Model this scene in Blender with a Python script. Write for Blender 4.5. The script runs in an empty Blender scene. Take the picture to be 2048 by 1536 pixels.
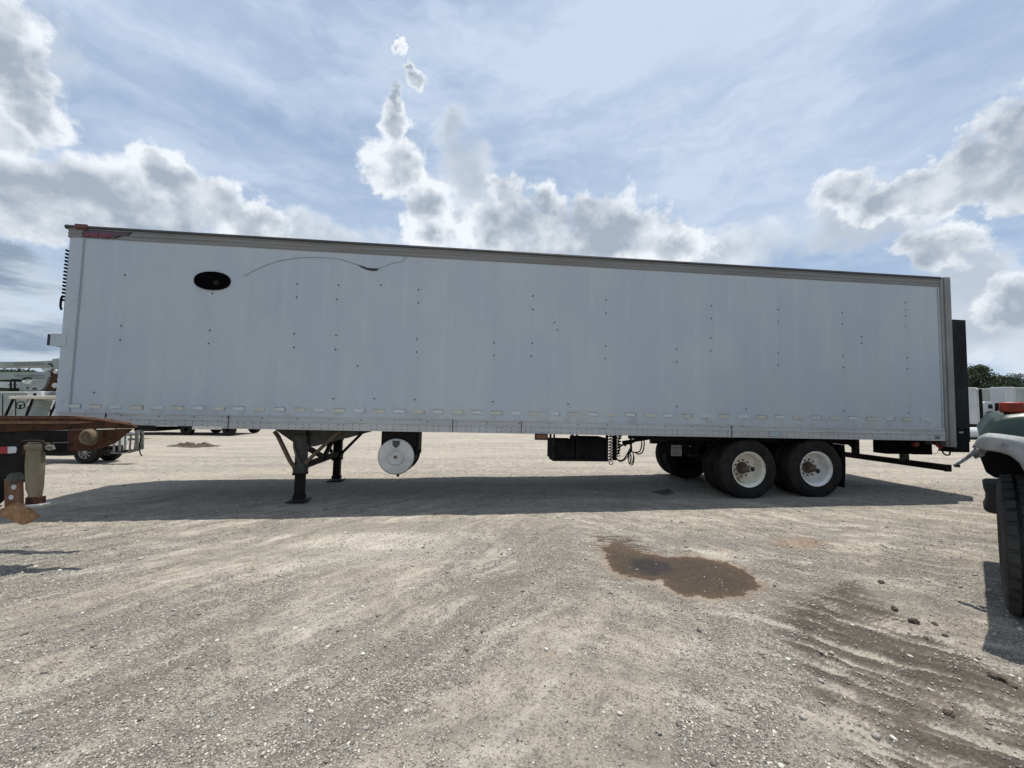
import bpy, bmesh, math, random
import numpy as np
from mathutils import Vector, Matrix, Euler
random.seed(7); rng = np.random.default_rng(11)
scene = bpy.context.scene
col = scene.collection

# ------------------------------------------------------------ camera, sky, sun, exposure
F_PX, PITCH, ROLL, CAM_H = 791.53, 0.0541, 0.0060, 1.568      # focal length in photo pixels (2048 wide)
_cp, _sp = math.cos(PITCH), math.sin(PITCH)
_r0 = Vector((1, 0, 0)); _u0 = Vector((0, -_sp, _cp)); CF = Vector((0, _cp, _sp))
CR = math.cos(ROLL) * _r0 + math.sin(ROLL) * _u0
CU = -math.sin(ROLL) * _r0 + math.cos(ROLL) * _u0
CAM = Vector((0, 0, CAM_H))
cd = bpy.data.cameras.new('camera'); cam = bpy.data.objects.new('camera', cd); col.objects.link(cam)
cd.sensor_width = 36; cd.lens = F_PX / 2048 * 36; cd.clip_start = 0.05; cd.clip_end = 3000
cam.matrix_world = Matrix(((CR.x, CU.x, -CF.x, 0), (CR.y, CU.y, -CF.y, 0), (CR.z, CU.z, -CF.z, CAM_H), (0, 0, 0, 1)))
scene.camera = cam
scene.view_settings.view_transform = 'Standard'; scene.view_settings.look = 'None'
scene.view_settings.exposure = 0.30; scene.view_settings.gamma = 1
SUNV = Vector((0.185, 0.150, 1)).normalized()
sl = bpy.data.lights.new('sun', 'SUN'); sl.energy = 4.4; sl.angle = math.radians(0.53); sl.color = (1, .95, .875)
so = bpy.data.objects.new('sun', sl); col.objects.link(so); so.rotation_euler = SUNV.to_track_quat('Z', 'Y').to_euler()
so.location = (20, 20, 60)
SKY_STRENGTH = 0.083

def ray(px, py):
    return (CF + CR * ((px - 1024) / F_PX) + CU * (-(py - 768) / F_PX)).normalized()
def azel(px, py):
    d = ray(px, py); return math.atan2(d.x, d.y), math.asin(d.z)

class NT:                                    # small node helper
    def __init__(s, t): s.t = t
    def n(s, typ, ins=None, **kw):
        x = s.t.nodes.new(typ)
        for k, v in kw.items(): setattr(x, k, v)
        for k, v in (ins or {}).items():
            i = x.inputs[k]
            if isinstance(v, bpy.types.NodeSocket): s.t.links.new(v, i)
            else: i.default_value = v
        return x
    def m(s, op, *a, clamp=False):
        x = s.t.nodes.new('ShaderNodeMath'); x.operation = op; x.use_clamp = clamp
        for i, v in enumerate(a):
            if isinstance(v, bpy.types.NodeSocket): s.t.links.new(v, x.inputs[i])
            else: x.inputs[i].default_value = v
        return x.outputs[0]
    def vm(s, op, *a, out=0):
        x = s.t.nodes.new('ShaderNodeVectorMath'); x.operation = op
        for i, v in enumerate(a):
            if isinstance(v, bpy.types.NodeSocket): s.t.links.new(v, x.inputs[i])
            elif op == 'SCALE' and i == 1: x.inputs['Scale'].default_value = v
            else: x.inputs[i].default_value = v
        return x.outputs[out]
    def noise(s, vec, scale, detail=4, rough=.55, out='Fac', **kw):
        return s.n('ShaderNodeTexNoise', {'Vector': vec, 'Scale': scale, 'Detail': detail, 'Roughness': rough}, **kw).outputs[out]
    def ss(s, v, a, b, lo=0., hi=1.):
        return s.n('ShaderNodeMapRange', {'Value': v, 'From Min': a, 'From Max': b, 'To Min': lo, 'To Max': hi}, interpolation_type='SMOOTHSTEP').outputs[0]
    def mix(s, f, a, b, blend='MIX'):
        x = s.t.nodes.new('ShaderNodeMix'); x.data_type = 'RGBA'; x.blend_type = blend
        for k, v in ((0, f), (6, a), (7, b)):
            if isinstance(v, bpy.types.NodeSocket): s.t.links.new(v, x.inputs[k])
            else: x.inputs[k].default_value = (tuple(v) + (1,))[:4] if k else v
        return x.outputs[2]

w = bpy.data.worlds.new('World'); scene.world = w; w.use_nodes = True
w.node_tree.nodes.clear(); W = NT(w.node_tree)
skyn = W.n('ShaderNodeTexSky', sky_type='NISHITA'); skyn.sun_disc = False
skyn.sun_elevation = math.asin(SUNV.z); skyn.sun_rotation = math.atan2(SUNV.x, SUNV.y)
skyn.air_density = 1.0; skyn.dust_density = 1.2; skyn.ozone_density = 1.5
tc = W.n('ShaderNodeTexCoord').outputs['Generated']
D = W.vm('NORMALIZE', tc)
sx = W.n('ShaderNodeSeparateXYZ', {0: D})
az = W.m('ARCTAN2', sx.outputs[0], sx.outputs[1]); el = W.m('ARCSINE', sx.outputs[2])
P = W.n('ShaderNodeCombineXYZ', {0: az, 1: el, 2: 0.}).outputs[0]
wn1 = W.noise(D, 8., 3, .55, 'Color'); wn2 = W.noise(D, 30., 6, .65, 'Color')
wa = W.vm('MULTIPLY_ADD', wn1, (.10, .10, .10), (-.05, -.05, -.05))
wb = W.vm('MULTIPLY_ADD', wn2, (.062, .062, .062), (-.031, -.031, -.031))
WW = W.vm('ADD', wa, wb)
PW = W.vm('ADD', P, WW)
# cumulus: ellipses in azimuth / elevation, each (photo x, y, half width, half height)
def cloudfield(blobs, vec, grow, soft=.22):
    cur = None
    for cx, cy, rx, ry in blobs:
        rx *= grow; ry *= grow; a0, e0 = azel(cx, cy); a1, _ = azel(cx + rx, cy); a2, _ = azel(cx - rx, cy); _, e1 = azel(cx, cy - ry); _, e2 = azel(cx, cy + ry)
        ra = abs(a1 - a2) / 2; re = abs(e1 - e2) / 2
        q = W.vm('MULTIPLY_ADD', vec, (1 / ra, 1 / re, 0), (-a0 / ra, -e0 / re, 0))
        f = W.m('MULTIPLY_ADD', W.vm('LENGTH', q, out=1), -1., 1.)
        cur = f if cur is None else W.m('SMOOTH_MAX', cur, f, soft)
    return cur
# dense cumulus
CUM = [(-5, 105, 85, 95), (75, 215, 70, 60), (0, 260, 90, 50), (55, 160, 60, 60), (335, 350, 58, 42), (380, 400, 66, 48), (445, 425, 62, 46), (500, 455, 60, 42), (1012, 400, 30, 40), (1000, 455, 62, 55), (1105, 432, 40, 34), (1185, 430, 58, 44), (1240, 460, 64, 52), (1345, 490, 62, 44), (1150, 495, 180, 50),
       (60, 380, 150, 78), (190, 405, 140, 75), (310, 455, 120, 55), (-30, 320, 110, 60), (792, 240, 24, 46), (805, 345, 52, 54), (850, 418, 48, 46), (866, 475, 44, 36), (831, 150, 16, 22), (818, 132, 9, 12), (795, 86, 7, 13), (797, 195, 11, 34),
       (1680, 372, 50, 38), (1775, 405, 60, 34), (1860, 388, 88, 42), (1960, 345, 88, 54), (2060, 255, 85, 64), (2060, 345, 95, 70), (1885, 495, 72, 44), (2040, 605, 80, 44)]
# softer, greyer masses and thin scraps
SOFT = [(10, 130, 120, 110), (-20, 200, 100, 90), (-10, 40, 70, 60), (-20, 500, 150, 34), (60, 560, 150, 34), (20, 640, 150, 34), (60, 705, 160, 30), (905, 248, 30, 34), (935, 350, 44, 70), (900, 450, 60, 60),
        (1740, 440, 130, 44), (1700, 415, 80, 50), (1930, 560, 90, 70), (1960, 670, 120, 60), (620, 480, 160, 36), (1440, 500, 120, 40)]
fc = cloudfield(CUM, PW, 1.32)
fs = cloudfield(SOFT, PW, 1.45, .3)
def puff(vec):                                # cauliflower relief
    v1 = W.n('ShaderNodeTexVoronoi', {'Vector': vec, 'Scale': 17., 'Detail': 2., 'Roughness': .55, 'Lacunarity': 2.2}, normalize=True).outputs['Distance']
    return v1
DW = W.vm('ADD', D, W.vm('SCALE', WW, .75))
SUNOFF = (.006, .002, .022)
DW2 = W.vm('ADD', DW, SUNOFF)
pf = puff(DW); pf2 = puff(DW2)
nb = W.noise(D, 11., 11, .60); nb2 = W.noise(W.vm('ADD', D, SUNOFF), 11., 5, .5); nb3 = W.noise(D, 11., 5, .5)
nl1 = W.noise(D, 6.5, 3, .5); nl2 = W.noise(W.vm('ADD', D, (.015, .0, .05)), 6.5, 3, .5)
nlo = W.noise(D, 5., 4, .55)
rel = W.m('ADD', W.m('MULTIPLY_ADD', pf, -1.1, .42), W.m('MULTIPLY_ADD', nb, 1.45, -.72))
dc = W.m('ADD', fc, rel)
alpha = W.ss(dc, -.03, .36)
lit = W.m('ADD', W.m('MULTIPLY', W.m('SUBTRACT', pf2, pf), .75), W.m('ADD', W.m('MULTIPLY', W.m('SUBTRACT', nb3, nb2), 1.9), W.m('MULTIPLY', W.m('SUBTRACT', nl1, nl2), 2.0)))
core = W.ss(W.m('ADD', fc, W.m('MULTIPLY_ADD', nlo, 1.6, -.8)), .05, .75)
shade = W.m('ADD', W.m('MULTIPLY_ADD', core, .74, .05), W.m('MULTIPLY', lit, -1.), clamp=True)
shade = W.m('ADD', shade, W.ss(el, .42, .05, 0., .16), clamp=True)
ccol = W.mix(shade, (8.9, 9.3, 9.8), (3.8, 4.45, 5.3))
ds = W.m('ADD', fs, W.m('MULTIPLY_ADD', nb, 1.5, -.72))
alphas = W.ss(ds, -.10, .62, 0., .95)
shs = W.m('ADD', W.ss(W.m('ADD', fs, W.m('MULTIPLY_ADD', nlo, 2.2, -1.15)), -.1, .8, .1, .9), W.m('MULTIPLY', lit, -.35), clamp=True)
left = W.ss(az, -.72, -.90)
scol = W.mix(shs, (7.9, 8.5, 9.2), (4.9, 5.55, 6.5))
scol = W.mix(W.m('MULTIPLY', left, W.ss(el, .42, .20)), scol, W.mix(W.ss(W.noise(W.n('ShaderNodeMapping', {'Vector': P, 'Rotation': (0, 0, .25), 'Scale': (3, 14, 1)}).outputs[0], 1.2, 6, .6), .40, .60), (5.9, 6.8, 7.7), (2.5, 3.3, 4.4)))
# cumulus behind the camera
nbk = W.noise(D, 3.2, 8, .58)
back = W.m('MULTIPLY', W.ss(nbk, .50, .62), W.ss(sx.outputs[1], .12, -.2))
# high cirrus veil in long slanted streaks
mp = W.n('ShaderNodeMapping', {'Vector': P, 'Rotation': (0, 0, math.radians(-24)), 'Scale': (1.5, 6.5, 1)}).outputs[0]
c1 = W.noise(W.vm('ADD', mp, W.vm('SCALE', wn1, .5)), 1.6, 8, .60)
mp2 = W.n('ShaderNodeMapping', {'Vector': P, 'Rotation': (0, 0, math.radians(-38)), 'Scale': (1.1, 4.0, 1), 'Location': (3, 1, 0)}).outputs[0]
c2 = W.noise(mp2, .9, 6, .58)
veil = W.m('ADD', W.ss(c1, .34, .70, 0., .62), W.ss(c2, .34, .66, 0., .46), clamp=True)
a_br, e_br = azel(1330, 40)
gl = W.vm('LENGTH', W.vm('MULTIPLY_ADD', P, (1 / .85, 1 / .62, 0), (-a_br / .85, -e_br / .62, 0)), out=1)
veil = W.m('ADD', veil, W.ss(gl, 1.1, 0., 0., .50), clamp=True)
base = W.mix(1., skyn.outputs[0], (1.0, 1.14, 1.16), 'MULTIPLY')
base = W.mix(.72, base, (3.35, 4.55, 6.45))
base = W.mix(veil, base, (5.85, 6.9, 8.5))
base = W.mix(W.ss(el, .0, .26, .40, 0.), base, (5.2, 6.5, 7.9))
base = W.mix(alphas, base, scol)
low = W.mix(W.m('MAXIMUM', alpha, back), base, ccol)
gfac = W.ss(el, -.02, .0)
fin = W.mix(gfac, (2.2, 2.1, 1.9), low)
bg = W.n('ShaderNodeBackground', {'Color': fin, 'Strength': SKY_STRENGTH})
W.n('ShaderNodeOutputWorld', {'Surface': bg.outputs[0]})
try:
    w.cycles.sampling_method = 'MANUAL'; w.cycles.sample_map_resolution = 512
except Exception: pass

# ------------------------------------------------------------ geometry helpers
def hit_ground(px, py, z=0.):
    d = ray(px, py); t = (z - CAM_H) / d.z; return CAM + d * t
def at(px, py, Y):                            # the point a pixel shows at depth plane y = Y
    d = ray(px, py); return CAM + d * (Y / d.y)
TY, TP = 0.0933, 0.0177                       # trailer yaw, nose-up pitch
T0 = Vector((-6.7055, 5.7671, 1.2374)); TQ0 = 1.2374; TL, TH, TW = 14.70, 2.9707, 2.55
TR = Euler((0, TP, TY)).to_matrix()
TROOT = T0 - TR @ Vector((0, 0, TQ0))
TRI = TR.transposed()
def side(px, py, v=0.):                       # (u, q) on the plane v of the trailer
    o = TRI @ (CAM - TROOT); d = TRI @ ray(px, py); t = (v - o.y) / d.y; p = o + d * t
    return p.x, p.z
def gq(u): return u * math.tan(TP)            # local height of the ground under u

class MB:
    def __init__(s): s.v = []; s.f = []; s.p = []
    def add(s, vs, fs):
        o = len(s.v); s.v += [tuple(p) for p in vs]; s.f += [tuple(i + o for i in f) for f in fs]; s.p.append(([tuple(p) for p in vs], list(fs))); return s
    def each(s, *a, **k):                     # one object per piece
        out = []
        for vs, fs in s.p: out.append(MB().add(vs, fs).build(*a, **k))
        return out
    def box(s, x0, x1, y0, y1, z0, z1):
        vs = [(x, y, z) for x in (x0, x1) for y in (y0, y1) for z in (z0, z1)]
        return s.add(vs, [(0, 1, 3, 2), (4, 6, 7, 5), (0, 4, 5, 1), (2, 3, 7, 6), (0, 2, 6, 4), (1, 5, 7, 3)])
    def beam(s, a, b, wd, ht, up=(0, 0, 1)):
        a = Vector(a); b = Vector(b); d = (b - a).normalized(); up = Vector(up)
        sd = d.cross(up); sd = sd.normalized() if sd.length > 1e-4 else d.cross(Vector((1, 0, 0))).normalized()
        u2 = sd.cross(d).normalized(); vs = []
        for p in (a, b):
            for i, j in ((-1, -1), (1, -1), (1, 1), (-1, 1)): vs.append(p + sd * wd / 2 * i + u2 * ht / 2 * j)
        return s.add(vs, [(3, 2, 1, 0), (4, 5, 6, 7), (0, 1, 5, 4), (1, 2, 6, 5), (2, 3, 7, 6), (3, 0, 4, 7)])
    def prism(s, poly, f0, f1):               # poly of 2D points, f0/f1 map (a,b) -> 3D on the two ends
        n = len(poly); vs = [f0(*p) for p in poly] + [f1(*p) for p in poly]
        return s.add(vs, [tuple(range(n)), tuple(range(2 * n - 1, n - 1, -1))] + [(i, i + n, (i + 1) % n + n, (i + 1) % n) for i in range(n)])
    def cyl(s, a, b, r0, r1=None, n=16, caps=True):
        r1 = r0 if r1 is None else r1
        a = Vector(a); b = Vector(b); d = (b - a).normalized(); q = d.to_track_quat('Z', 'Y'); X = q @ Vector((1, 0, 0)); Y = q @ Vector((0, 1, 0))
        vs = []
        for p, r in ((a, r0), (b, r1)):
            for i in range(n): t = 2 * math.pi * i / n; vs.append(p + X * r * math.cos(t) + Y * r * math.sin(t))
        fs = [(i, (i + 1) % n, (i + 1) % n + n, i + n) for i in range(n)]
        if caps: fs += [tuple(range(n - 1, -1, -1)), tuple(range(n, 2 * n))]
        return s.add(vs, fs)
    def tube(s, pts, r, n=8, rad=None):
        pts = [Vector(p) for p in pts]; vs = []; fs = []; ref = None
        for k, p in enumerate(pts):
            d = (pts[min(k + 1, len(pts) - 1)] - pts[max(k - 1, 0)]).normalized()
            if ref is None: ref = d.cross(Vector((0, 0, 1))) if abs(d.z) < .9 else d.cross(Vector((1, 0, 0)))
            ref = (ref - d * ref.dot(d)).normalized(); o = d.cross(ref); rr = rad[k] if rad else r
            for i in range(n): t = 2 * math.pi * i / n; vs.append(p + ref * rr * math.cos(t) + o * rr * math.sin(t))
        for k in range(len(pts) - 1):
            for i in range(n): fs.append((k * n + i, k * n + (i + 1) % n, (k + 1) * n + (i + 1) % n, (k + 1) * n + i))
        fs += [tuple(range(n - 1, -1, -1)), tuple(range(len(vs) - n, len(vs)))]
        return s.add(vs, fs)
    def lathe(s, prof, org, axis, n=32, x=None):   # prof: (distance along axis, radius)
        org = Vector(org); d = Vector(axis).normalized(); q = d.to_track_quat('Z', 'Y'); X = q @ Vector((1, 0, 0)); Y = q @ Vector((0, 1, 0)); vs = []; fs = []
        for a, r in prof:
            for i in range(n): t = 2 * math.pi * i / n; vs.append(org + d * a + X * r * math.cos(t) + Y * r * math.sin(t))
        for k in range(len(prof) - 1):
            for i in range(n): fs.append((k * n + i, k * n + (i + 1) % n, (k + 1) * n + (i + 1) % n, (k + 1) * n + i))
        return s.add(vs, fs)
    def grid(s, fn, nu, nv):
        vs = [fn(i / nu, j / nv) for i in range(nu + 1) for j in range(nv + 1)]
        return s.add(vs, [(i * (nv + 1) + j, (i + 1) * (nv + 1) + j, (i + 1) * (nv + 1) + j + 1, i * (nv + 1) + j + 1) for i in range(nu) for j in range(nv)])
    def build(s, name, mat, parent=None, bevel=0, smooth=35, solid=0, label=None):
        me = bpy.data.meshes.new(name); me.from_pydata(s.v, [], s.f)
        bm = bmesh.new(); bm.from_mesh(me); bmesh.ops.recalc_face_normals(bm, faces=bm.faces); bm.to_mesh(me); bm.free()
        me.materials.append(mat)
        if smooth: me.shade_smooth(); me.set_sharp_from_angle(angle=math.radians(smooth))
        o = bpy.data.objects.new(name, me); col.objects.link(o)
        if parent: o.parent = parent
        if solid: m = o.modifiers.new('s', 'SOLIDIFY'); m.thickness = solid; m.offset = 0
        if bevel: m = o.modifiers.new('b', 'BEVEL'); m.width = bevel; m.segments = 2; m.limit_method = 'ANGLE'; m.angle_limit = .6
        if label: o['label'] = label
        return o
def empty(name, loc, rot=(0, 0, 0)):
    o = bpy.data.objects.new(name, None); col.objects.link(o); o.location = loc; o.rotation_euler = rot; o.empty_display_size = .3; return o
def tag(o, label=None, cat=None, group=None, kind=None):
    if label: o['label'] = label
    if cat: o['category'] = cat
    if group: o['group'] = group
    if kind: o['kind'] = kind
    return o
def children(o): return [c for c in bpy.data.objects if c.parent == o]
def copy_tree(o, parent=None):
    c = o.copy(); col.objects.link(c)
    if parent: c.parent = parent
    for ch in children(o): copy_tree(ch, c)
    return c

def mat(name, c, rough=.6, metal=0, c2=None, scale=3, stretch=(1, 1, 1), c3=None, c3t=.62, c3s=9, bump=0, bs=60, spec=.5, lo=.35, hi=.65, bdist=.01):
    m = bpy.data.materials.new(name); m.use_nodes = True; t = NT(m.node_tree); b = m.node_tree.nodes['Principled BSDF']
    b.inputs['Roughness'].default_value = rough; b.inputs['Metallic'].default_value = metal; b.inputs['Specular IOR Level'].default_value = spec
    oc = t.n('ShaderNodeTexCoord').outputs['Object']
    mp = t.n('ShaderNodeMapping', {'Vector': oc, 'Scale': stretch}).outputs[0]
    cc = None
    if c2 is None: c2 = tuple(x * .78 for x in c)
    cc = t.mix(t.ss(t.noise(mp, scale, 6, .6), lo, hi), c, c2)
    if c3: cc = t.mix(t.ss(t.noise(mp, c3s, 7, .65), c3t, c3t + .1), cc, c3)
    m.node_tree.links.new(cc, b.inputs['Base Color'])
    rr = t.ss(t.noise(mp, scale * 2.3, 4), .3, .7, max(rough - .1, .05), min(rough + .12, 1))
    m.node_tree.links.new(rr, b.inputs['Roughness'])
    if bump:
        bn = t.n('ShaderNodeBump', {'Strength': bump, 'Distance': bdist, 'Height': t.noise(oc, bs, 5, .6)})
        m.node_tree.links.new(bn.outputs[0], b.inputs['Normal'])
    return m
M = {}
M['steel_black'] = mat('black_steel', (.008, .0075, .007), .75, 0, (.016, .013, .011), 4, c3=(.045, .027, .018), c3t=.68, bump=.3, spec=.15)
M['matt_black'] = mat('matt_black', (.006, .006, .0065), .9, 0, (.012, .0115, .011), 6, bump=.3, spec=.12)
M['lift_black'] = mat('liftgate_black', (.006, .0065, .0075), .7, 0, (.012, .012, .0135), 3, stretch=(1, 1, .3), bump=.1, spec=.2)
M['rubber'] = mat('tyre_rubber', (.009, .009, .009), .85, 0, (.022, .021, .019), 5, bump=.35, bs=40, c3=(.045, .041, .035), c3t=.68, spec=.2)
M['rubber_near'] = mat('dusty_tyre_rubber', (.028, .028, .027), .85, 0, (.052, .050, .046), 4, bump=.4, bs=50, c3=(.075, .070, .062), c3t=.6, c3s=6, spec=.2)
M['rim_white'] = mat('white_rim', (.74, .75, .73), .45, 0, (.55, .55, .52), 5, c3=(.33, .28, .18), c3t=.64, c3s=5)
M['rim_dirty'] = mat('yellowed_rim', (.70, .69, .61), .5, 0, (.56, .53, .41), 3.5, c3=(.22, .16, .08), c3t=.58, c3s=4)
M['hub_rust'] = mat('rusty_hub', (.05, .032, .024), .8, 0, (.14, .10, .07), 12, c3=(.02, .015, .012), bump=.5, bs=90)
M['alu'] = mat('weathered_aluminium', (.215, .21, .195), .5, .15, (.165, .16, .145), 2, stretch=(.3, 1, 8), c3=(.12, .11, .095), c3t=.6, c3s=6, bump=.05)
M['alu_lip'] = mat('dark_roof_lip', (.035, .037, .042), .6, .1, (.022, .023, .027), 3)
M['post_alu'] = mat('rear_post_steel', (.24, .24, .225), .45, .2, (.165, .16, .145), 3, stretch=(1, 1, .25), c3=(.11, .095, .075), c3t=.62, c3s=7)
M['chassis_grey'] = mat('grey_painted_gusset', (.10, .10, .09), .7, 0, (.07, .067, .058), 6, c3=(.045, .03, .02), c3t=.64, spec=.25)
M['tan_brace'] = mat('rusty_tan_brace', (.15, .12, .08), .75, 0, (.09, .065, .042), 9, c3=(.04, .022, .014), c3t=.58, bump=.2, spec=.25)
M['leg_grey'] = mat('scuffed_leg_grey', (.065, .065, .06), .65, 0, (.038, .036, .031), 9, c3=(.02, .014, .01), c3t=.6, bump=.2, spec=.25)
M['tank_white'] = mat('white_tank', (.50, .505, .49), .42, 0, (.41, .41, .39), 4, c3=(.25, .22, .17), c3t=.68)
M['amber'] = mat('amber_lens', (.20, .06, .012), .3, 0, (.12, .032, .008), 20)
M['orange'] = mat('orange_lens', (.27, .032, .008), .3, 0, (.17, .016, .006), 18, c3=(.46, .10, .02), c3t=.62, c3s=14, spec=.3)
M['red'] = mat('red_plastic', (.20, .012, .014), .4, 0, (.12, .01, .012), 10)
M['rust'] = mat('brown_rust', (.045, .020, .011), .9, 0, (.08, .036, .018), 7, c3=(.018, .009, .006), c3t=.54, c3s=11, bump=.6, bs=70, spec=.2)
M['rust_light'] = mat('orange_brown_rust', (.19, .10, .05), .85, 0, (.12, .055, .028), 9, stretch=(1, 1, 1), c3=(.30, .19, .10), c3t=.6, c3s=14, bump=.6, bs=80)
M['galv'] = mat('old_gold_steel', (.22, .185, .115), .55, .3, (.155, .13, .085), 6, stretch=(1, 1, .5), c3=(.09, .06, .034), c3t=.60, c3s=12, bump=.2)
M['tan_block'] = mat('tan_rusty_block', (.34, .19, .09), .85, 0, (.22, .11, .05), 14, c3=(.42, .29, .17), c3t=.58, c3s=20, bump=.5)
M['zinc'] = mat('zinc_plate', (.42, .44, .44), .4, .6, (.3, .31, .31), 9)
M['green'] = mat('dark_green_paint', (.014, .030, .025), .38, 0, (.019, .036, .030), 3, c3=(.045, .062, .054), c3t=.7, c3s=14, spec=.35)
M['fender_white'] = mat('chalky_white_paint', (.31, .32, .325), .65, 0, (.20, .21, .205), 8, c3=(.06, .065, .07), c3t=.58, c3s=9, bump=.2)
M['bent_alu'] = mat('scraped_metal', (.3, .31, .32), .5, .3, (.12, .12, .125), 16, c3=(.03, .03, .035), c3t=.58, c3s=14)
M['offwhite'] = mat('offwhite_paint', (.50, .52, .49), .5, 0, (.44, .46, .42), 3, c3=(.3, .29, .25), c3t=.7)
M['lift_green'] = mat('pale_grey_green_paint', (.30, .335, .305), .5, 0, (.24, .265, .24), 2, c3=(.15, .155, .135), c3t=.64)
M['white_box'] = mat('white_box_paint', (.46, .475, .49), .45, 0, (.40, .415, .43), 1.5, c3=(.30, .29, .27), c3t=.70)
M['white_far'] = mat('far_white_paint', (.62, .62, .60), .5, 0, (.5, .5, .47), 2)
M['glass'] = mat('dark_window_glass', (.02, .026, .032), .08, 0, (.03, .036, .042), 2)
M['cream'] = mat('cream_roof_plastic', (.66, .60, .48), .45, 0, (.58, .52, .4), 5)
M['alloy'] = mat('alloy_wheel', (.42, .40, .38), .35, .6, (.3, .28, .26), 6)
M['grey_metal'] = mat('grey_tube_metal', (.24, .23, .21), .5, .4, (.15, .14, .13), 8)
M['tape_white'] = mat('faded_white_tape', (.53, .55, .555), .5, 0, (.45, .47, .47), 14)
M['tape_yellow'] = mat('yellowed_tape', (.50, .49, .41), .5, 0, (.42, .415, .36), 14)
M['tape_red'] = mat('red_tape', (.35, .012, .016), .4, 0, (.28, .01, .012), 14)
M['logo_plum'] = mat('plum_badge', (.070, .032, .052), .45, 0, (.085, .035, .045), 8)
M['logo_red'] = mat('crimson_lettering', (.30, .055, .085), .45, 0, (.24, .045, .07), 8)
M['dark_line'] = mat('dark_edge', (.022, .02, .026), .6)
M['rivet'] = mat('rivet_head', (.30, .32, .33), .45, .2, (.19, .20, .20), 40)
M['rivet_dark'] = mat('dark_screw', (.014, .014, .014), .7, 0, (.03, .028, .026), 30)
M['label_grey'] = mat('grey_data_plate', (.30, .30, .30), .4, .2, (.22, .22, .22), 14)
M['label_ink'] = mat('plate_ink', (.05, .05, .055), .6)
M['label_blue'] = mat('pale_blue_placard', (.38, .46, .49), .5, 0, (.33, .41, .44), 20)
M['teal_ink'] = mat('teal_ink', (.10, .20, .23), .6)
M['bark'] = mat('bark', (.07, .05, .036), .9, 0, (.045, .034, .026), 8, bump=.5)
M['clod'] = mat('dark_soil_clod', (.085, .066, .050), .95, 0, (.055, .042, .032), 18, bump=.8, bs=60)

# trailer wall: white painted aluminium, faint grey-blue patches, vertical dirt streaks
m = bpy.data.materials.new('painted_wall'); m.use_nodes = True; t = NT(m.node_tree); b = m.node_tree.nodes['Principled BSDF']
oc = t.n('ShaderNodeTexCoord').outputs['Object']
big = t.noise(t.n('ShaderNodeMapping', {'Vector': oc, 'Scale': (1, 1, .55)}).outputs[0], .95, 4, .6)
st = t.noise(t.n('ShaderNodeMapping', {'Vector': oc, 'Scale': (14, 1, .35)}).outputs[0], 1.1, 6, .65)
st2 = t.noise(t.n('ShaderNodeMapping', {'Vector': oc, 'Scale': (45, 1, 1.3)}).outputs[0], 1.0, 4, .6)
fine = t.noise(oc, 26, 5, .7)
cc = t.mix(t.ss(big, .38, .62), (.415, .458, .465), (.385, .423, .470))
cc = t.mix(t.ss(st, .50, .80, 0., .38), cc, (.345, .372, .390))
cc = t.mix(t.ss(st2, .5, .8, 0., .45), cc, (.44, .465, .475))
cc = t.mix(t.ss(fine, .62, .80, 0., .35), cc, (.21, .205, .19))
scr = t.noise(t.n('ShaderNodeMapping', {'Vector': oc, 'Scale': (5, 1, 1.2)}).outputs[0], 2.0, 8, .72)
cc = t.mix(t.ss(scr, .66, .70, 0., .5), cc, (.48, .505, .51))
spz = t.n('ShaderNodeSeparateXYZ', {0: oc}).outputs[2]
dirt = t.m('MULTIPLY', t.ss(spz, 1.75, 1.38), t.ss(t.noise(oc, 5, 7, .7), .45, .65))
cc = t.mix(t.m('MULTIPLY', dirt, .5), cc, (.23, .222, .19))
m.node_tree.links.new(cc, b.inputs['Base Color']); cl_ = t.noise(t.n('ShaderNodeMapping', {'Vector': oc, 'Scale': (1.2, 1, .7), 'Location': (4, 0, 2)}).outputs[0], 1.3, 5, .6)
cc = t.mix(t.ss(cl_, .55, .75, 0., .8), cc, (.375, .410, .448))
spx = t.n('ShaderNodeSeparateXYZ', {0: oc}).outputs[0]
wv_ = t.m('ABSOLUTE', t.m('SUBTRACT', t.m('FRACT', t.m('DIVIDE', t.m('ADD', spx, .21), .61)), .5))
cc = t.mix(t.m('MULTIPLY', t.ss(wv_, .11, .0), t.ss(t.noise(t.n('ShaderNodeMapping', {'Vector': oc, 'Scale': (1.6, 1, .8)}).outputs[0], 2.2, 5, .6), .40, .6, 0., .22)), cc, (.52, .55, .56))
m.node_tree.links.new(cc, b.inputs['Base Color'])
m.node_tree.links.new(t.ss(fine, .3, .7, .30, .48), b.inputs['Roughness'])
bn = t.n('ShaderNodeBump', {'Strength': .25, 'Distance': .012, 'Height': t.noise(t.n('ShaderNodeMapping', {'Vector': oc, 'Scale': (1, 1, .5)}).outputs[0], 3.2, 4)})
m.node_tree.links.new(bn.outputs[0], b.inputs['Normal'])
M['wall'] = m
M['rail'] = mat('bottom_rail_aluminium', (.42, .435, .435), .45, .1, (.36, .37, .37), 2, stretch=(.5, 1, 3), c3=(.22, .205, .175), c3t=.60, c3s=5, bump=.04)

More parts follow.
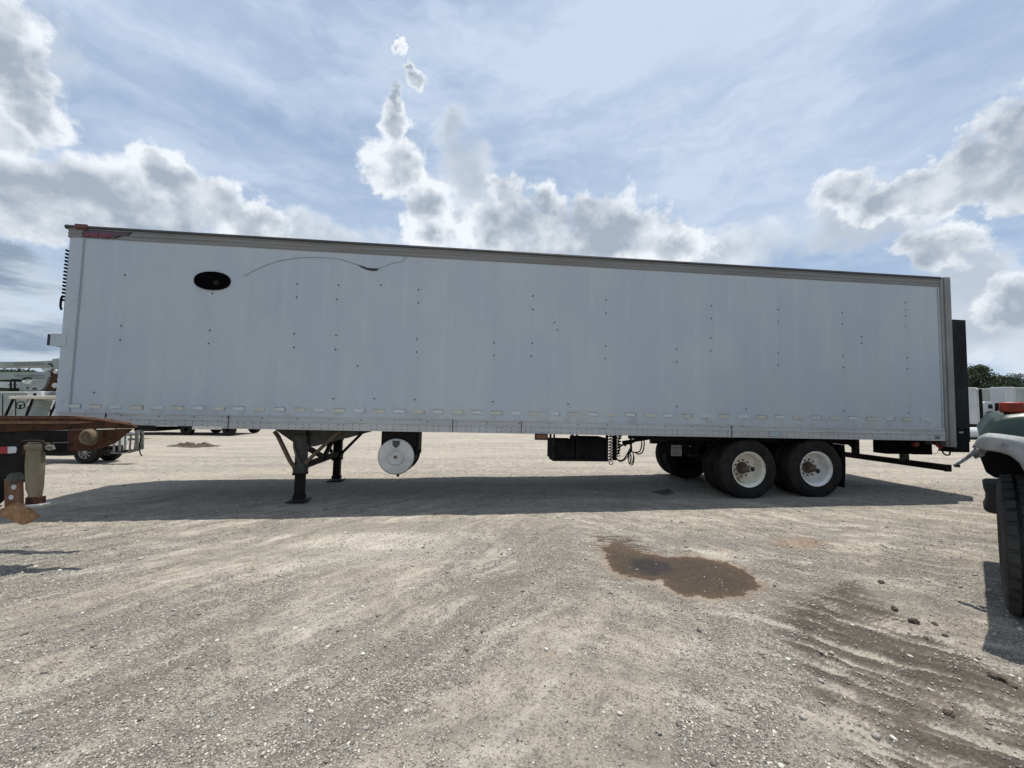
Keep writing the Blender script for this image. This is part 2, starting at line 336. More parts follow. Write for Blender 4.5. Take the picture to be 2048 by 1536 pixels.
# ------------------------------------------------------------ value noise for the ground
def _hash(ix, iy, seed):
    h = (ix.astype(np.int64) * 374761393 + iy.astype(np.int64) * 668265263 + seed * 1442695041) & 0xffffffff
    h = ((h ^ (h >> 13)) * 1274126177) & 0xffffffff
    return ((h ^ (h >> 16)) & 0xffff) / 65535.
def vnoise(x, y, seed=0):
    ix = np.floor(x); iy = np.floor(y); fx = x - ix; fy = y - iy; fx = fx * fx * (3 - 2 * fx); fy = fy * fy * (3 - 2 * fy)
    a = _hash(ix, iy, seed); b_ = _hash(ix + 1, iy, seed); c = _hash(ix, iy + 1, seed); d = _hash(ix + 1, iy + 1, seed)
    return (a * (1 - fx) + b_ * fx) * (1 - fy) + (c * (1 - fx) + d * fx) * fy
def fbm(x, y, oct=4, seed=0, g=.5, ROTN=True):
    s = 0; a = 1; n = 0
    for k in range(oct):
        c, q = math.cos(.6 + .9 * k + seed * .05), math.sin(.6 + .9 * k + seed * .05) if ROTN else 0.
        if not ROTN: c = 1.
        s = s + a * vnoise((x * c + y * q) * 2 ** k + 17 * k, (-x * q + y * c) * 2 ** k - 9 * k, seed + k); n += a; a *= g
    return s / n
def sstep(v, a, b): t = np.clip((v - a) / (b - a), 0, 1); return t * t * (3 - 2 * t)
def rot(x, y, ang): c, s_ = math.cos(ang), math.sin(ang); return x * c + y * s_, -x * s_ + y * c
def gpoly(pts): return np.array([tuple(hit_ground(*p))[:2] for p in pts])
def sdf(x, y, poly):                          # signed distance, positive inside
    d = np.full(x.shape, 1e9); ins = np.zeros(x.shape, bool); n = len(poly)
    for i in range(n):
        ax, ay = poly[i]; bx, by = poly[(i + 1) % n]; ex, ey = bx - ax, by - ay
        t_ = np.clip(((x - ax) * ex + (y - ay) * ey) / (ex * ex + ey * ey + 1e-12), 0, 1)
        d = np.minimum(d, np.hypot(x - ax - t_ * ex, y - ay - t_ * ey))
        c = ((ay > y) != (by > y)) & (x < (bx - ax) * (y - ay) / (by - ay + 1e-12) + ax); ins ^= c
    return np.where(ins, d, -d)
WET = gpoly([(1204, 1092), (1225, 1084), (1262, 1096), (1300, 1106), (1335, 1112), (1390, 1111), (1430, 1117), (1475, 1131), (1500, 1146), (1518, 1158), (1523, 1172), (1516, 1184),
             (1498, 1189), (1478, 1195), (1440, 1199), (1400, 1196), (1365, 1188), (1335, 1176), (1318, 1162), (1270, 1155), (1232, 1148), (1213, 1128), (1205, 1105)])
FING = gpoly([(1188, 1066), (1235, 1068), (1300, 1090), (1330, 1112), (1260, 1118), (1215, 1112), (1192, 1098)])
CORE = gpoly([(1262, 1122), (1290, 1116), (1335, 1126), (1345, 1138), (1310, 1148), (1275, 1142)])
SOIL = gpoly([(1590, 1200), (1700, 1165), (1790, 1225), (1900, 1290), (2048, 1370), (2250, 1480), (2250, 1700), (1900, 1700), (1700, 1560), (1650, 1420), (1600, 1330), (1560, 1250)])
RUSTP = gpoly([(1520, 1075), (1600, 1062), (1680, 1085), (1690, 1105), (1600, 1105), (1540, 1095)])
OIL = gpoly([(1303, 983), (1335, 979), (1348, 983), (1350, 988), (1330, 991), (1308, 987)])
TRACKS = [(math.atan2(2.2, 1.86))]
def masks(x, y):
    ta, tb = rot(x, y, math.atan2(2.2, 1.86))               # ta along the tracks on the left
    n1 = fbm(ta * .55 + 3, tb * 1.9, 4, 3, ROTN=False); n2 = fbm(x * .8, y * .8, 3, 20)
    fa, fb_ = rot(x, y, .16); n3 = fbm(fa * .18, fb_ * 1.1, 4, 40, ROTN=False)
    near = sstep(y, 6.5, 4.0)
    g = near * (.85 * sstep(n1, .45, .64) + .35 * sstep(n2, .42, .7) - .05) + (1 - near) * .4 * sstep(n3, .42, .68)
    rr = sstep(x + 2.2 * (fbm(x * .7 + 5, y * .7, 4, 70) - .5) + .35 * (y - 2.5), .0, 2.2) * near; g = np.maximum(g, rr * (.22 + .62 * sstep(fbm(x * 1.3, y * 1.3, 4, 60), .34, .62)))
    soil = sdf(x, y, SOIL)
    sa, sb = rot(x, y, math.atan2(-.50, .75)); sb = sb + .10 * np.sin(sa * 1.4)
    ridge = .5 * fbm(sa * 1.4, sb * 20., 2, 80, ROTN=False) + .3 * fbm(sa * 3.5, sb * 38., 2, 85, ROTN=False) + .2 * fbm(x * 9, y * 9, 3, 88)
    return g, soil, ridge, n3, near
def height(x, y):
    g, soil, ridge, n3, near = masks(x, y)
    lod = np.clip(4. / np.maximum(y, 1), 0, 1)
    far = .050 * (fbm(x * .25, y * .25, 3, 5) - .5)
    ta, tb = rot(x, y, math.atan2(2.2, 1.86))
    h = far + .030 * (fbm(x * .9, y * .9, 3, 7) - .5) + near * .040 * (fbm(ta * .8, tb * 4.5, 3, 9, ROTN=False) - .5)
    h = h + lod * .018 * (fbm(x * 7, y * 7, 3, 11) - .5) + lod * .016 * (fbm(x * 22, y * 22, 3, 12) - .5)
    s_ = sstep(soil, -.12, .2)
    h = h + s_ * (.10 * (ridge - .5) + .016 * (fbm(x * 12, y * 12, 3, 13) - .5))
    wet = sstep(sdf(x, y, WET), -.25, .15); h = h * (1 - .75 * wet) - .006 * wet
    return h
def hz_at(x, y): return float(height(np.array([float(x)]), np.array([float(y)]))[0])

def ground():
    ys = [0.8]
    while ys[-1] < 420: ys.append(ys[-1] * 1.0085 + .0004)
    neg = [0.8 - .12 * 1.25 ** k for k in range(1, 30)]; neg = [v for v in neg if v > -90][::-1]
    ys = np.array(neg + ys); nx = 520
    tt = np.linspace(-1, 1, nx)
    Wd = np.where(ys >= .8, 1.75 * ys + 2.2, (0.8 - ys) * 1.8 + 3.6)
    X = tt[None, :] * Wd[:, None]; Y = np.repeat(ys[:, None], nx, 1)
    x = X.ravel(); y = Y.ravel()
    z = height(x, y); g, soil, ridge, n3, near = masks(x, y)
    me = bpy.data.meshes.new('ground'); nyr = len(ys)
    me.vertices.add(x.size); me.vertices.foreach_set('co', np.stack([x, y, z], 1).astype(np.float32).ravel())
    i = np.arange(nyr - 1)[:, None] * nx + np.arange(nx - 1)[None, :]
    q = np.stack([i, i + 1, i + nx + 1, i + nx], -1).reshape(-1, 4)
    me.loops.add(q.size); me.loops.foreach_set('vertex_index', q.ravel().astype(np.int32))
    me.polygons.add(len(q)); me.polygons.foreach_set('loop_start', (np.arange(len(q)) * 4).astype(np.int32))
    me.update(calc_edges=True); me.shade_smooth()
    for nm, a in (('gravel', g), ('soil', sstep(soil, -.25, .25)), ('ridge', ridge), ('wet', np.clip(sdf(x, y, WET), -1, 1)), ('core', np.clip(sdf(x, y, CORE), -1, 1)), ('fing', np.clip(sdf(x, y, FING), -1, 1)),
                  ('rusty', np.clip(sdf(x, y, RUSTP), -1, 1)), ('oil', np.clip(sdf(x, y, OIL), -1, 1))):
        at_ = me.attributes.new(nm, 'FLOAT', 'POINT'); at_.data.foreach_set('value', a.astype(np.float32))
    m = bpy.data.materials.new('gravel_yard'); m.use_nodes = True; t = NT(m.node_tree); b = m.node_tree.nodes['Principled BSDF']
    oc = t.n('ShaderNodeTexCoord').outputs['Object']
    A = lambda n_: t.n('ShaderNodeAttribute', attribute_name=n_).outputs['Fac']
    nA = t.noise(oc, 1.1, 5, .6); nB = t.noise(oc, 9, 6, .7); nC = t.noise(oc, 55, 5, .7); nD = t.noise(oc, 210, 3, .7)
    c = t.mix(t.ss(nA, .35, .65), (.440, .392, .322), (.365, .332, .282))
    c = t.mix(t.ss(nB, .42, .66, 0., .80), c, (.290, .252, .203))  # clump shading mixed into the sand colour
    pink = t.noise(oc, .55, 5, .6)
    c = t.mix(t.ss(pink, .55, .72, 0., .4), c, (.46, .35, .26))
    nE = t.noise(oc, 85, 5, .85); nF = t.noise(oc, 4.2, 8, .68); nG = t.noise(oc, 26, 5, .75)
    v1 = t.n('ShaderNodeTexVoronoi', {'Vector': oc, 'Scale': 46., 'Randomness': 1.}); v2 = t.n('ShaderNodeTexVoronoi', {'Vector': oc, 'Scale': 105., 'Randomness': 1.})
    def stonecol(v):
        s_ = t.n('ShaderNodeSeparateXYZ', {0: v.outputs['Color']}).outputs[0]
        r = t.n('ShaderNodeValToRGB', {0: s_}); e = r.color_ramp; e.interpolation = 'CONSTANT'
        e.elements[0].color = (.17, .155, .14, 1); e.elements[1].position = .25; e.elements[1].color = (.27, .25, .225, 1)
        for p_, k_ in ((.45, (.36, .33, .285, 1)), (.65, (.23, .225, .22, 1)), (.8, (.48, .45, .40, 1)), (.93, (.12, .108, .098, 1))): x_ = e.elements.new(p_); x_.color = k_
        return r.outputs[0]
    gm = t.m('ADD', t.m('ADD', A('gravel'), t.m('MULTIPLY_ADD', nF, 3.0, -1.5)), t.m('MULTIPLY_ADD', nB, 2.0, -1.0)); gs = t.ss(gm, .05, .85)
    c = t.mix(t.m('MULTIPLY', gs, .66), c, stonecol(v2))
    big_ = t.m('MULTIPLY', t.ss(t.m('ADD', gm, t.m('MULTIPLY_ADD', nC, 1.6, -.85)), .55, 1.0), .55)
    c = t.mix(big_, c, stonecol(v1))
    c = t.mix(t.ss(nC, .52, .66, 0., .55), c, (.20, .175, .145))  # dark specks: stone shadows and gaps put into the colour
    c = t.mix(t.m('MULTIPLY', t.ss(nE, .515, .58), t.ss(gm, -.2, .8, .40, 1.)), c, (.080, .067, .054))  # finer specks of painted gap shade, stronger in the gravel
    c = t.mix(t.m('MULTIPLY', t.ss(nE, .46, .38), t.ss(gm, -.3, .7, .35, .9)), c, (.60, .54, .45))
    c = t.mix(t.m('MULTIPLY', t.ss(nG, .55, .66, 0., .6), t.ss(gm, -.2, .6, .3, 1.)), c, (.17, .145, .12))
    def streak(ang, sx_, sy_, sc_, off=0.):
        r_ = t.n('ShaderNodeMapping', {'Vector': oc, 'Rotation': (0, 0, -ang)}).outputs[0]
        r_ = t.vm('ADD', r_, t.vm('SCALE', t.noise(oc, .7, 3, .5, 'Color'), .5))
        return t.noise(t.n('ShaderNodeMapping', {'Vector': r_, 'Scale': (sx_, sy_, 1), 'Location': (off, off, 0)}).outputs[0], sc_, 8, .68)
    px_ = t.n('ShaderNodeSeparateXYZ', {0: oc}); side_ = t.ss(t.m('ADD', px_.outputs[0], t.m('MULTIPLY', nF, .8)), .2, 1.6)
    sL = streak(.87, .7, 3.2, 1.6); sR = streak(-.55, .8, 3.0, 1.8, 3.); sT = t.m('ADD', t.m('MULTIPLY', sL, t.m('SUBTRACT', 1., side_)), t.m('MULTIPLY', sR, side_))
    nearm = t.ss(px_.outputs[1], 9., 5.)
    c = t.mix(t.m('MULTIPLY', t.ss(sT, .51, .62, 0., .62), nearm), c, (.165, .148, .128))
    c = t.mix(t.m('MULTIPLY', t.ss(sT, .49, .36, 0., .66), nearm), c, (.56, .515, .44))
    chalk = t.vm('LENGTH', t.vm('MULTIPLY_ADD', t.vm('ADD', oc, t.vm('SCALE', t.noise(oc, 1.5, 5, .65, 'Color'), .8)), (1 / 1.25, 1 / .75, 0), (1.55 / 1.25 - .4, -4.5 / .75 - .5, 0)), out=1)
    c = t.mix(t.m('MULTIPLY', t.ss(chalk, 1.15, .2, 0., .65), t.ss(nC, .62, .45)), c, (.60, .56, .485))
    # far ground: long pale and dark wheel lanes
    fm = t.n('ShaderNodeMapping', {'Vector': oc, 'Rotation': (0, 0, .12), 'Scale': (.16, 1.5, 1)}).outputs[0]
    c = t.mix(t.ss(t.noise(fm, 1.3, 6, .65), .44, .64, 0., .5), c, (.22, .205, .18))
    so_ = t.m('ADD', A('soil'), t.m('MULTIPLY_ADD', nB, .8, -.42)); so_ = t.m('ADD', so_, t.m('MULTIPLY_ADD', A('ridge'), 6.0, -3.0))
    c = t.mix(t.m('MULTIPLY', t.ss(so_, .10, 1.0), t.ss(A('soil'), .0, .8, 0., .80)), c, t.mix(t.ss(nC, .4, .62), (.085, .070, .056), (.15, .127, .102)))
    rb_ = t.m('ADD', A('ridge'), t.m('MULTIPLY_ADD', nG, .35, -.175))
    c = t.mix(t.m('MULTIPLY', t.ss(rb_, .44, .36), t.ss(A('soil'), .15, .8, 0., .75)), c, (.46, .42, .355))
    c = t.mix(t.m('MULTIPLY', t.ss(rb_, .50, .58), t.ss(A('soil'), .15, .8, 0., .70)), c, (.080, .068, .056))
    c = t.mix(t.m('MULTIPLY', t.ss(nC, .54, .60, 0., .6), nearm), c, (.12, .103, .085))  # near the camera, more stone shade darkened into the colour
    ru = t.m('ADD', A('rusty'), t.m('MULTIPLY_ADD', nB, .5, -.25))
    c = t.mix(t.ss(ru, -.02, .35, 0., .6), c, (.30, .185, .11))
    we = t.m('ADD', A('wet'), t.m('MULTIPLY_ADD', t.noise(oc, 8, 6, .7), .34, -.17)); wm = t.ss(we, .0, .04)
    rim = t.ss(we, -.10, .02, 0., .5)
    c = t.mix(rim, c, (.32, .235, .16))
    rimb = t.m('MULTIPLY', wm, t.ss(we, .16, .02))
    wc = t.mix(t.ss(nC, .4, .7), (.060, .045, .032), (.105, .082, .060)); wc = t.mix(t.m('MULTIPLY', rimb, .5), wc, (.13, .085, .05))
    wc = t.mix(t.ss(nD, .64, .75, 0., .6), wc, (.22, .19, .15))
    c = t.mix(wm, c, wc)
    fs_ = t.noise(t.n('ShaderNodeMapping', {'Vector': oc, 'Rotation': (0, 0, .62), 'Scale': (1.3, 7., 1)}).outputs[0], 3.2, 5, .6)
    c = t.mix(t.m('MULTIPLY', t.ss(t.m('ADD', A('fing'), t.m('MULTIPLY_ADD', fs_, 1.5, -.83)), .0, .05), t.ss(A('fing'), -.10, .02, 0., .9)), c, (.105, .075, .052))
    co = t.m('ADD', A('core'), t.m('MULTIPLY_ADD', t.noise(oc, 9, 6, .7), .22, -.11)); c = t.mix(t.ss(co, -.07, .05, 0., .8), c, (.032, .029, .031))
    oi = t.m('ADD', A('oil'), t.m('MULTIPLY_ADD', t.noise(oc, 8, 6, .7), .3, -.15)); c = t.mix(t.ss(oi, -.03, .04, 0., .85), c, (.035, .03, .026))
    m.node_tree.links.new(c, b.inputs['Base Color'])
    m.node_tree.links.new(t.mix(wm, (.93, .93, .93), (.85, .85, .85)), b.inputs['Roughness']); b.inputs['Specular IOR Level'].default_value = .25
    hgt = t.m('ADD', t.m('MULTIPLY', nC, .5), t.m('MULTIPLY', nD, .22))
    hgt = t.m('SUBTRACT', hgt, t.m('MULTIPLY', t.m('MULTIPLY', v2.outputs['Distance'], 40.), t.m('MULTIPLY', gs, .012)))
    hgt = t.m('ADD', t.m('ADD', hgt, t.m('MULTIPLY', nB, .8)), t.m('ADD', t.m('MULTIPLY', nE, .35), t.m('MULTIPLY', nG, .8)))
    bn = t.n('ShaderNodeBump', {'Strength': .9, 'Distance': .026, 'Height': hgt}); m.node_tree.links.new(bn.outputs[0], b.inputs['Normal'])
    me.materials.append(m)
    o = bpy.data.objects.new('ground', me); col.objects.link(o); tag(o, kind='structure')
ground()

def stones():
    ico = bmesh.new(); bmesh.ops.create_icosphere(ico, subdivisions=1, radius=1); bv = np.array([v.co[:] for v in ico.verts]); bf = np.array([[v.index for v in f.verts] for f in ico.faces]); ico.free()
    shapes = [bv * (1 + rng.uniform(-.28, .22, (len(bv), 1))) for _ in range(24)]
    N = 420000
    # sample in distance with density falling with depth
    y = 1.15 * (9.5 / 1.15) ** rng.random(N) ; x = (rng.random(N) * 2 - 1) * (1.42 * y + .3)
    g, soil, ridge, n3, near = masks(x, y)
    clump = fbm(x * 5, y * 5, 3, 90)
    g2 = np.clip(g * 1.0 + (clump - .5) * 1.4, 0, 1)
    wet = sdf(x, y, WET) > -.02
    soi = sstep(soil, -.1, .2)
    pr = (.16 + .70 * g2) * (1 - .40 * soi) * np.where(wet, .04, 1)
    keep = rng.random(N) < pr * .50
    x = x[keep]; y = y[keep]; n = len(x)
    sz = (.0026 + .0045 * rng.random(n) ** 2.6 + .012 * (rng.random(n) < .016) * rng.random(n)) * (1 + .10 * np.clip(y - 2, 0, 6))
    z = height(x, y)
    S = np.stack([sz * rng.uniform(.8, 1.6, n), sz * rng.uniform(.7, 1.2, n), sz * rng.uniform(.4, .85, n)], 1)
    a = rng.random(n) * 6.283; ca, sa = np.cos(a), np.sin(a); tl = rng.uniform(-.35, .35, n)
    sh = np.array(shapes)[rng.integers(0, 24, n)] * S[:, None, :]
    zz = sh[:, :, 2] * np.cos(tl)[:, None] + sh[:, :, 0] * np.sin(tl)[:, None]; xx = sh[:, :, 0] * np.cos(tl)[:, None] - sh[:, :, 2] * np.sin(tl)[:, None]
    V = np.stack([xx * ca[:, None] - sh[:, :, 1] * sa[:, None] + x[:, None], xx * sa[:, None] + sh[:, :, 1] * ca[:, None] + y[:, None], zz + (z + S[:, 2] * .35)[:, None]], -1)
    nv = bv.shape[0]; Fc = bf[None] + (np.arange(n) * nv)[:, None, None]; q = Fc.reshape(-1, 3)
    me = bpy.data.meshes.new('gravel'); me.vertices.add(n * nv); me.vertices.foreach_set('co', V.astype(np.float32).ravel())
    me.loops.add(q.size); me.loops.foreach_set('vertex_index', q.ravel().astype(np.int32)); me.polygons.add(len(q)); me.polygons.foreach_set('loop_start', (np.arange(len(q)) * 3).astype(np.int32))
    me.update(calc_edges=True)
    m = bpy.data.materials.new('gravel_stones'); m.use_nodes = True; t = NT(m.node_tree); b = m.node_tree.nodes['Principled BSDF']
    ri = t.n('ShaderNodeNewGeometry').outputs['Random Per Island']; r = t.n('ShaderNodeValToRGB', {0: ri}); e = r.color_ramp
    e.elements[0].color = (.12, .105, .09, 1); e.elements[1].position = 1.; e.elements[1].color = (.62, .60, .55, 1)
    for p_, k_ in ((.2, (.22, .20, .175, 1)), (.4, (.34, .305, .25, 1)), (.6, (.26, .25, .235, 1)), (.78, (.42, .385, .325, 1)), (.94, (.50, .475, .42, 1))): x_ = e.elements.new(p_); x_.color = k_
    m.node_tree.links.new(r.outputs[0], b.inputs['Base Color']); b.inputs['Roughness'].default_value = .9
    me.materials.append(m); o = bpy.data.objects.new('gravel', me); col.objects.link(o)
    tag(o, 'loose grey and beige gravel scattered over the dusty yard', 'gravel', kind='stuff')
    print('stones', n)
stones()

# dark soil clods lying on the churned ground at the right
def clod(px, py, r, lab, sd):
    r *= .72
    p = hit_ground(px, py); rg = random.Random(sd); bm = bmesh.new(); bmesh.ops.create_icosphere(bm, subdivisions=3, radius=1)
    sx_, sy_, sz_ = rg.uniform(.9, 1.35), rg.uniform(.7, 1.), rg.uniform(.55, .8)
    for v in bm.verts:
        c = v.co; n = vnoise(np.array([c.x * 2 + sd * 3.1 + c.z]), np.array([c.y * 2 + c.z * 1.7]), 5)[0] + .6 * vnoise(np.array([c.x * 5 + sd + c.z * 3]), np.array([c.y * 5 - c.z * 4]), 6)[0]
        k = r * (.55 + .55 * n); v.co = (c.x * k * sx_, c.y * k * sy_, c.z * k * sz_)
    me = bpy.data.meshes.new('soil_clod'); bm.to_mesh(me); bm.free(); me.materials.append(M['clod'])
    o = bpy.data.objects.new('soil_clod', me); col.objects.link(o); o.location = (p.x, p.y, hz_at(p.x, p.y) + r * .3); o.rotation_euler = (0, 0, rg.uniform(0, 6))
    tag(o, lab, 'soil clod', 'dark soil clods on the churned ground')
for i, (px, py, r, lab) in enumerate([
    (1763, 1165, .040, 'rounded dark soil clod farthest back, between the wet stain and the green truck tyre'),
    (1790, 1216, .038, 'flat dark soil clod at the upper end of the churned ridges'),
    (1827, 1244, .042, 'lumpy dark soil clod second down the line from the flat one'),
    (1870, 1248, .026, 'small dark soil clod nearest the green truck tyre'),
    (1852, 1274, .028, 'small flattened soil clod at the middle of the clod line'),
    (1890, 1270, .022, 'tiny dark soil clod right of the flattened one'),
    (1993, 1355, .050, 'largest dark soil clod, low on the right edge of the picture'),
    (2024, 1372, .034, 'dark soil clod just right of the largest one'),
    (1955, 1313, .018, 'tiny soil clod above left of the largest one'),
    (1898, 1422, .034, 'pale-topped soil clod nearest the lower right corner')]):
    clod(px, py, r, lab, i + 3)

# ------------------------------------------------------------ semi trailer
TRL = empty('semi_trailer', TROOT, (0, TP, TY))
tag(TRL, 'long white box semi trailer parked across the gravel yard on its landing gear', 'semi trailer')
RB = TQ0                                       # rail bottom
RT = RB + TH
def P3(u, v, q): return (u, v, q)
RAILH = .205
TOPH = .175
u_seam = side(157, 620)[0]
u_post = side(1883, 700)[0]
# near wall, subdivided and gently dented
def wallz(u, q):
    return .004 * math.sin(u * 5.15 * 2) * math.sin((q - RB) * 1.1) + .003 * (float(vnoise(np.array([u * 1.7]), np.array([q * 1.9]), 4)[0]) - .5)
mb = MB(); q0, q1 = RB + RAILH - .01, RT - TOPH + .01
mb.grid(lambda a, b_: (u_seam + (u_post - u_seam) * a, wallz(u_seam + (u_post - u_seam) * a, q0 + (q1 - q0) * b_), q0 + (q1 - q0) * b_), 220, 30)
side_wall = mb.build('side_wall', M['wall'], TRL, smooth=60)
# rounded front corner
mb = MB(); R_ = .10; prof = [(u_seam + .012, -.004)] + [(R_ - R_ * math.sin(a), R_ - R_ * math.cos(a) - .004) for a in [i * math.pi / 2 / 8 for i in range(9)]] + [(-.0, .16)]
for i in range(len(prof) - 1):
    a_, b_ = prof[i], prof[i + 1]; mb.add([(a_[0], a_[1], RB + .0), (b_[0], b_[1], RB + .0), (b_[0], b_[1], RT - .02), (a_[0], a_[1], RT - .02)], [(0, 1, 2, 3)])
corner = mb.build('front_corner', M['wall'], TRL, smooth=60)
mb = MB(); mb.box(0.0, .03, .155, TW - .06, RB, RT - .02); front_wall = mb.build('front_wall', M['wall'], TRL)
mb = MB(); mb.box(.03, TL - .05, TW - .03, TW, RB, RT - .03); mb.build('far_wall', M['wall'], TRL)
mb = MB(); mb.grid(lambda a, b_: (.02 + (TL - .06) * a, .03 + (TW - .06) * b_, RT + .012 + .02 * math.sin(b_ * math.pi)), 30, 6); mb.build('roof', M['alu'], TRL, solid=.004)
mb = MB(); mb.box(TL - .04, TL - .005, .10, TW / 2 - .004, RB + .12, RT - .12); mb.box(TL - .04, TL - .005, TW / 2 + .004, TW - .1, RB + .12, RT - .12)
mb.each('rear_door', M['wall'], TRL)
# floor with cross members
mb = MB(); mb.box(.05, TL - .1, .02, TW - .02, RB + .15, RB + .19); mb.build('floor', M['steel_black'], TRL); mb = MB()
for i in range(36): uu = .3 + i * .40; mb.box(uu, uu + .06, .03, TW - .03, RB + .05, RB + .152)
mb.each('cross_member', M['steel_black'], TRL)
# top rail, fluted
mb = MB(); pr = [(.02, -TOPH), (-.006, -TOPH), (-.010, -TOPH + .012), (-.005, -TOPH + .022), (-.005, -.118), (-.011, -.112), (-.011, -.104), (-.006, -.098), (-.006, -.060), (-.016, -.052), (-.016, -.034), (.02, -.034)]
mb.prism(pr, lambda a, b_: (.03, a, RT + b_), lambda a, b_: (u_post + .01, a, RT + b_)); mb.build('top_rail', M['alu'], TRL, smooth=20)
mb = MB(); mb.prism([(.03, -.034), (-.026, -.034), (-.030, -.018), (-.022, .006), (.03, .016)], lambda a, b_: (-.01, a, RT + b_), lambda a, b_: (u_post + .02, a, RT + b_)); mb.build('roof_edge_trim', M['alu_lip'], TRL, smooth=20)
# front cap of the roof edge
mb = MB(); mb.box(-.012, .03, -.02, TW, RT - .05, RT + .012); mb.build('front_roof_trim', M['alu_lip'], TRL, bevel=.006)
# bottom rail: upper web with lip, lower web
u_step = side(444, 854)[0]
mb = MB()
pr = [(.03, RAILH), (-.008, RAILH), (-.014, RAILH - .006), (-.014, RAILH - .016), (-.007, RAILH - .022), (-.007, .138), (-.018, .132), (-.020, .118), (-.010, .110), (-.010, 0.), (.03, 0.)]
mb.prism(pr, lambda a, b_: (u_step, a, RB + b_), lambda a, b_: (u_post + .01, a, RB + b_))
pr2 = [(a, max(b_, .028)) for a, b_ in pr]
mb.prism(pr2, lambda a, b_: (.11, a, RB + b_), lambda a, b_: (u_step - .003, a, RB + b_))
mb.build('bottom_rail', M['rail'], TRL, smooth=20)
for uu in (side(1386, 850)[0], side(262, 840)[0], side(457, 840)[0], side(905, 840)[0]):
    pass
mb = MB()
for px in (211, 457, 905, 1042, 1462): uu = side(px, 850)[0]; mb.box(uu, uu + .008, -.0212, -.008, RB + .01, RB + .2)
mb.each('rail_joint', M['dark_line'], TRL)
# rivets
def rivet(mb, u, v, q, r=.007, h=.004):
    n = 6; vs = [(u + r * math.cos(6.283 * i / n), v, q + r * math.sin(6.283 * i / n)) for i in range(n)] + [(u, v - h, q)]
    mb.add(vs, [(i, (i + 1) % n, n) for i in range(n)])
mb = MB(); q = RB + .22
while q < RT - .19: rivet(mb, u_seam - .004, -.0085, q, .0115, .006); q += .052
cols = sorted(side(px, 640)[0] for px in (243, 333, 421, 498, 548, 590, 673, 752, 835, 912, 987, 1063, 1138, 1211, 1283, 1352, 1421, 1490, 1556, 1621, 1686, 1750, 1812))
for k, uu in enumerate(cols):
    q = RB + .26 + .02 * (k % 3)
    while q < RT - .2:
        rivet(mb, uu + .006 * math.sin(q * 3 + k), wallz(uu, q) - .002, q, .0058, .0035)
        if k % 2 == 0: rivet(mb, uu + .045, wallz(uu, q) - .002, q + .03, .0058, .0035)
        q += .075
tag(mb.build('wall_rivets', M['rivet'], TRL), kind='stuff')
mb = MB(); mb.box(u_seam - .005, u_seam + .001, -.0085, -.003, RB + .2, RT - .18)
mb.build('corner_seam', M['rivet'], TRL)
mb = MB(); uu = .35; k = 0
while uu < u_post - .1:
    k += 1
    for dq in (.030, .085): rivet(mb, uu, -.0105, RB + dq + (.02 if uu < u_step else 0), .0085, .005); rivet(mb, uu + .085 + .02 * (k % 2), -.0105, RB + dq, .0085, .005)
    if k % 2: rivet(mb, uu + .12, -.008, RB + .165, .010, .005)
    uu += .245 + .03 * math.sin(k * 2.3)
tag(mb.build('rail_rivets', M['rivet_dark'], TRL), kind='stuff')
mb = MB(); q = RB + .24
while q < RT - .19: mb.box(u_post - .055, u_post - .035, -.0095, -.003, q, q + .014); q += .048
tag(mb.build('rear_edge_fasteners', M['rivet_dark'], TRL), kind='stuff')
# dark screws in the wall posts, read off the photograph
mb = MB()
for px, py in [(250.4, 550.3), (242.6, 651.6), (240.8, 679.7), (189, 785), (425, 586.6), (419.8, 661), (417.7, 687.2), (594.8, 567.9), (593.4, 594.6), (588.9, 667.5), (588.3, 694.5), (677.4, 570),
               (673.9, 598.8), (672.1, 670.4), (671.3, 699), (715.3, 732), (762.5, 569.8), (837.1, 579.2), (836.6, 605.8), (834.2, 678.4), (833.2, 704.2), (667, 797), (749, 797.5), (829.5, 799.5), (986, 803.5),
               (1136, 808.5), (1066, 592), (1065.5, 619), (1109, 645), (1114.5, 659.5), (1064.5, 687), (1063, 713), (988, 686), (988, 711), (1212.5, 599.5), (1212, 626), (1211, 692), (1210, 717), (1422, 611.5),
               (1422, 637), (1421, 676), (1421, 702), (1353, 698), (1353, 723), (1353, 812.5), (1492, 818), (1556, 619), (1556, 643), (1556, 706), (1556, 730), (1684, 625.5), (1684, 647.5), (1723, 673), (1723, 686),
               (1810, 605), (1811, 620), (1811, 632), (1811, 653), (1686, 711), (1686.4, 735), (1813.8, 715.8), (1814.4, 737.7), (1687, 822), (1816.8, 825.2)]:
    uu, q = side(px, py); rivet(mb, uu, -.0065, q, .0125, .006)
tag(mb.build('dark_wall_screws', M['rivet_dark'], TRL), kind='stuff')
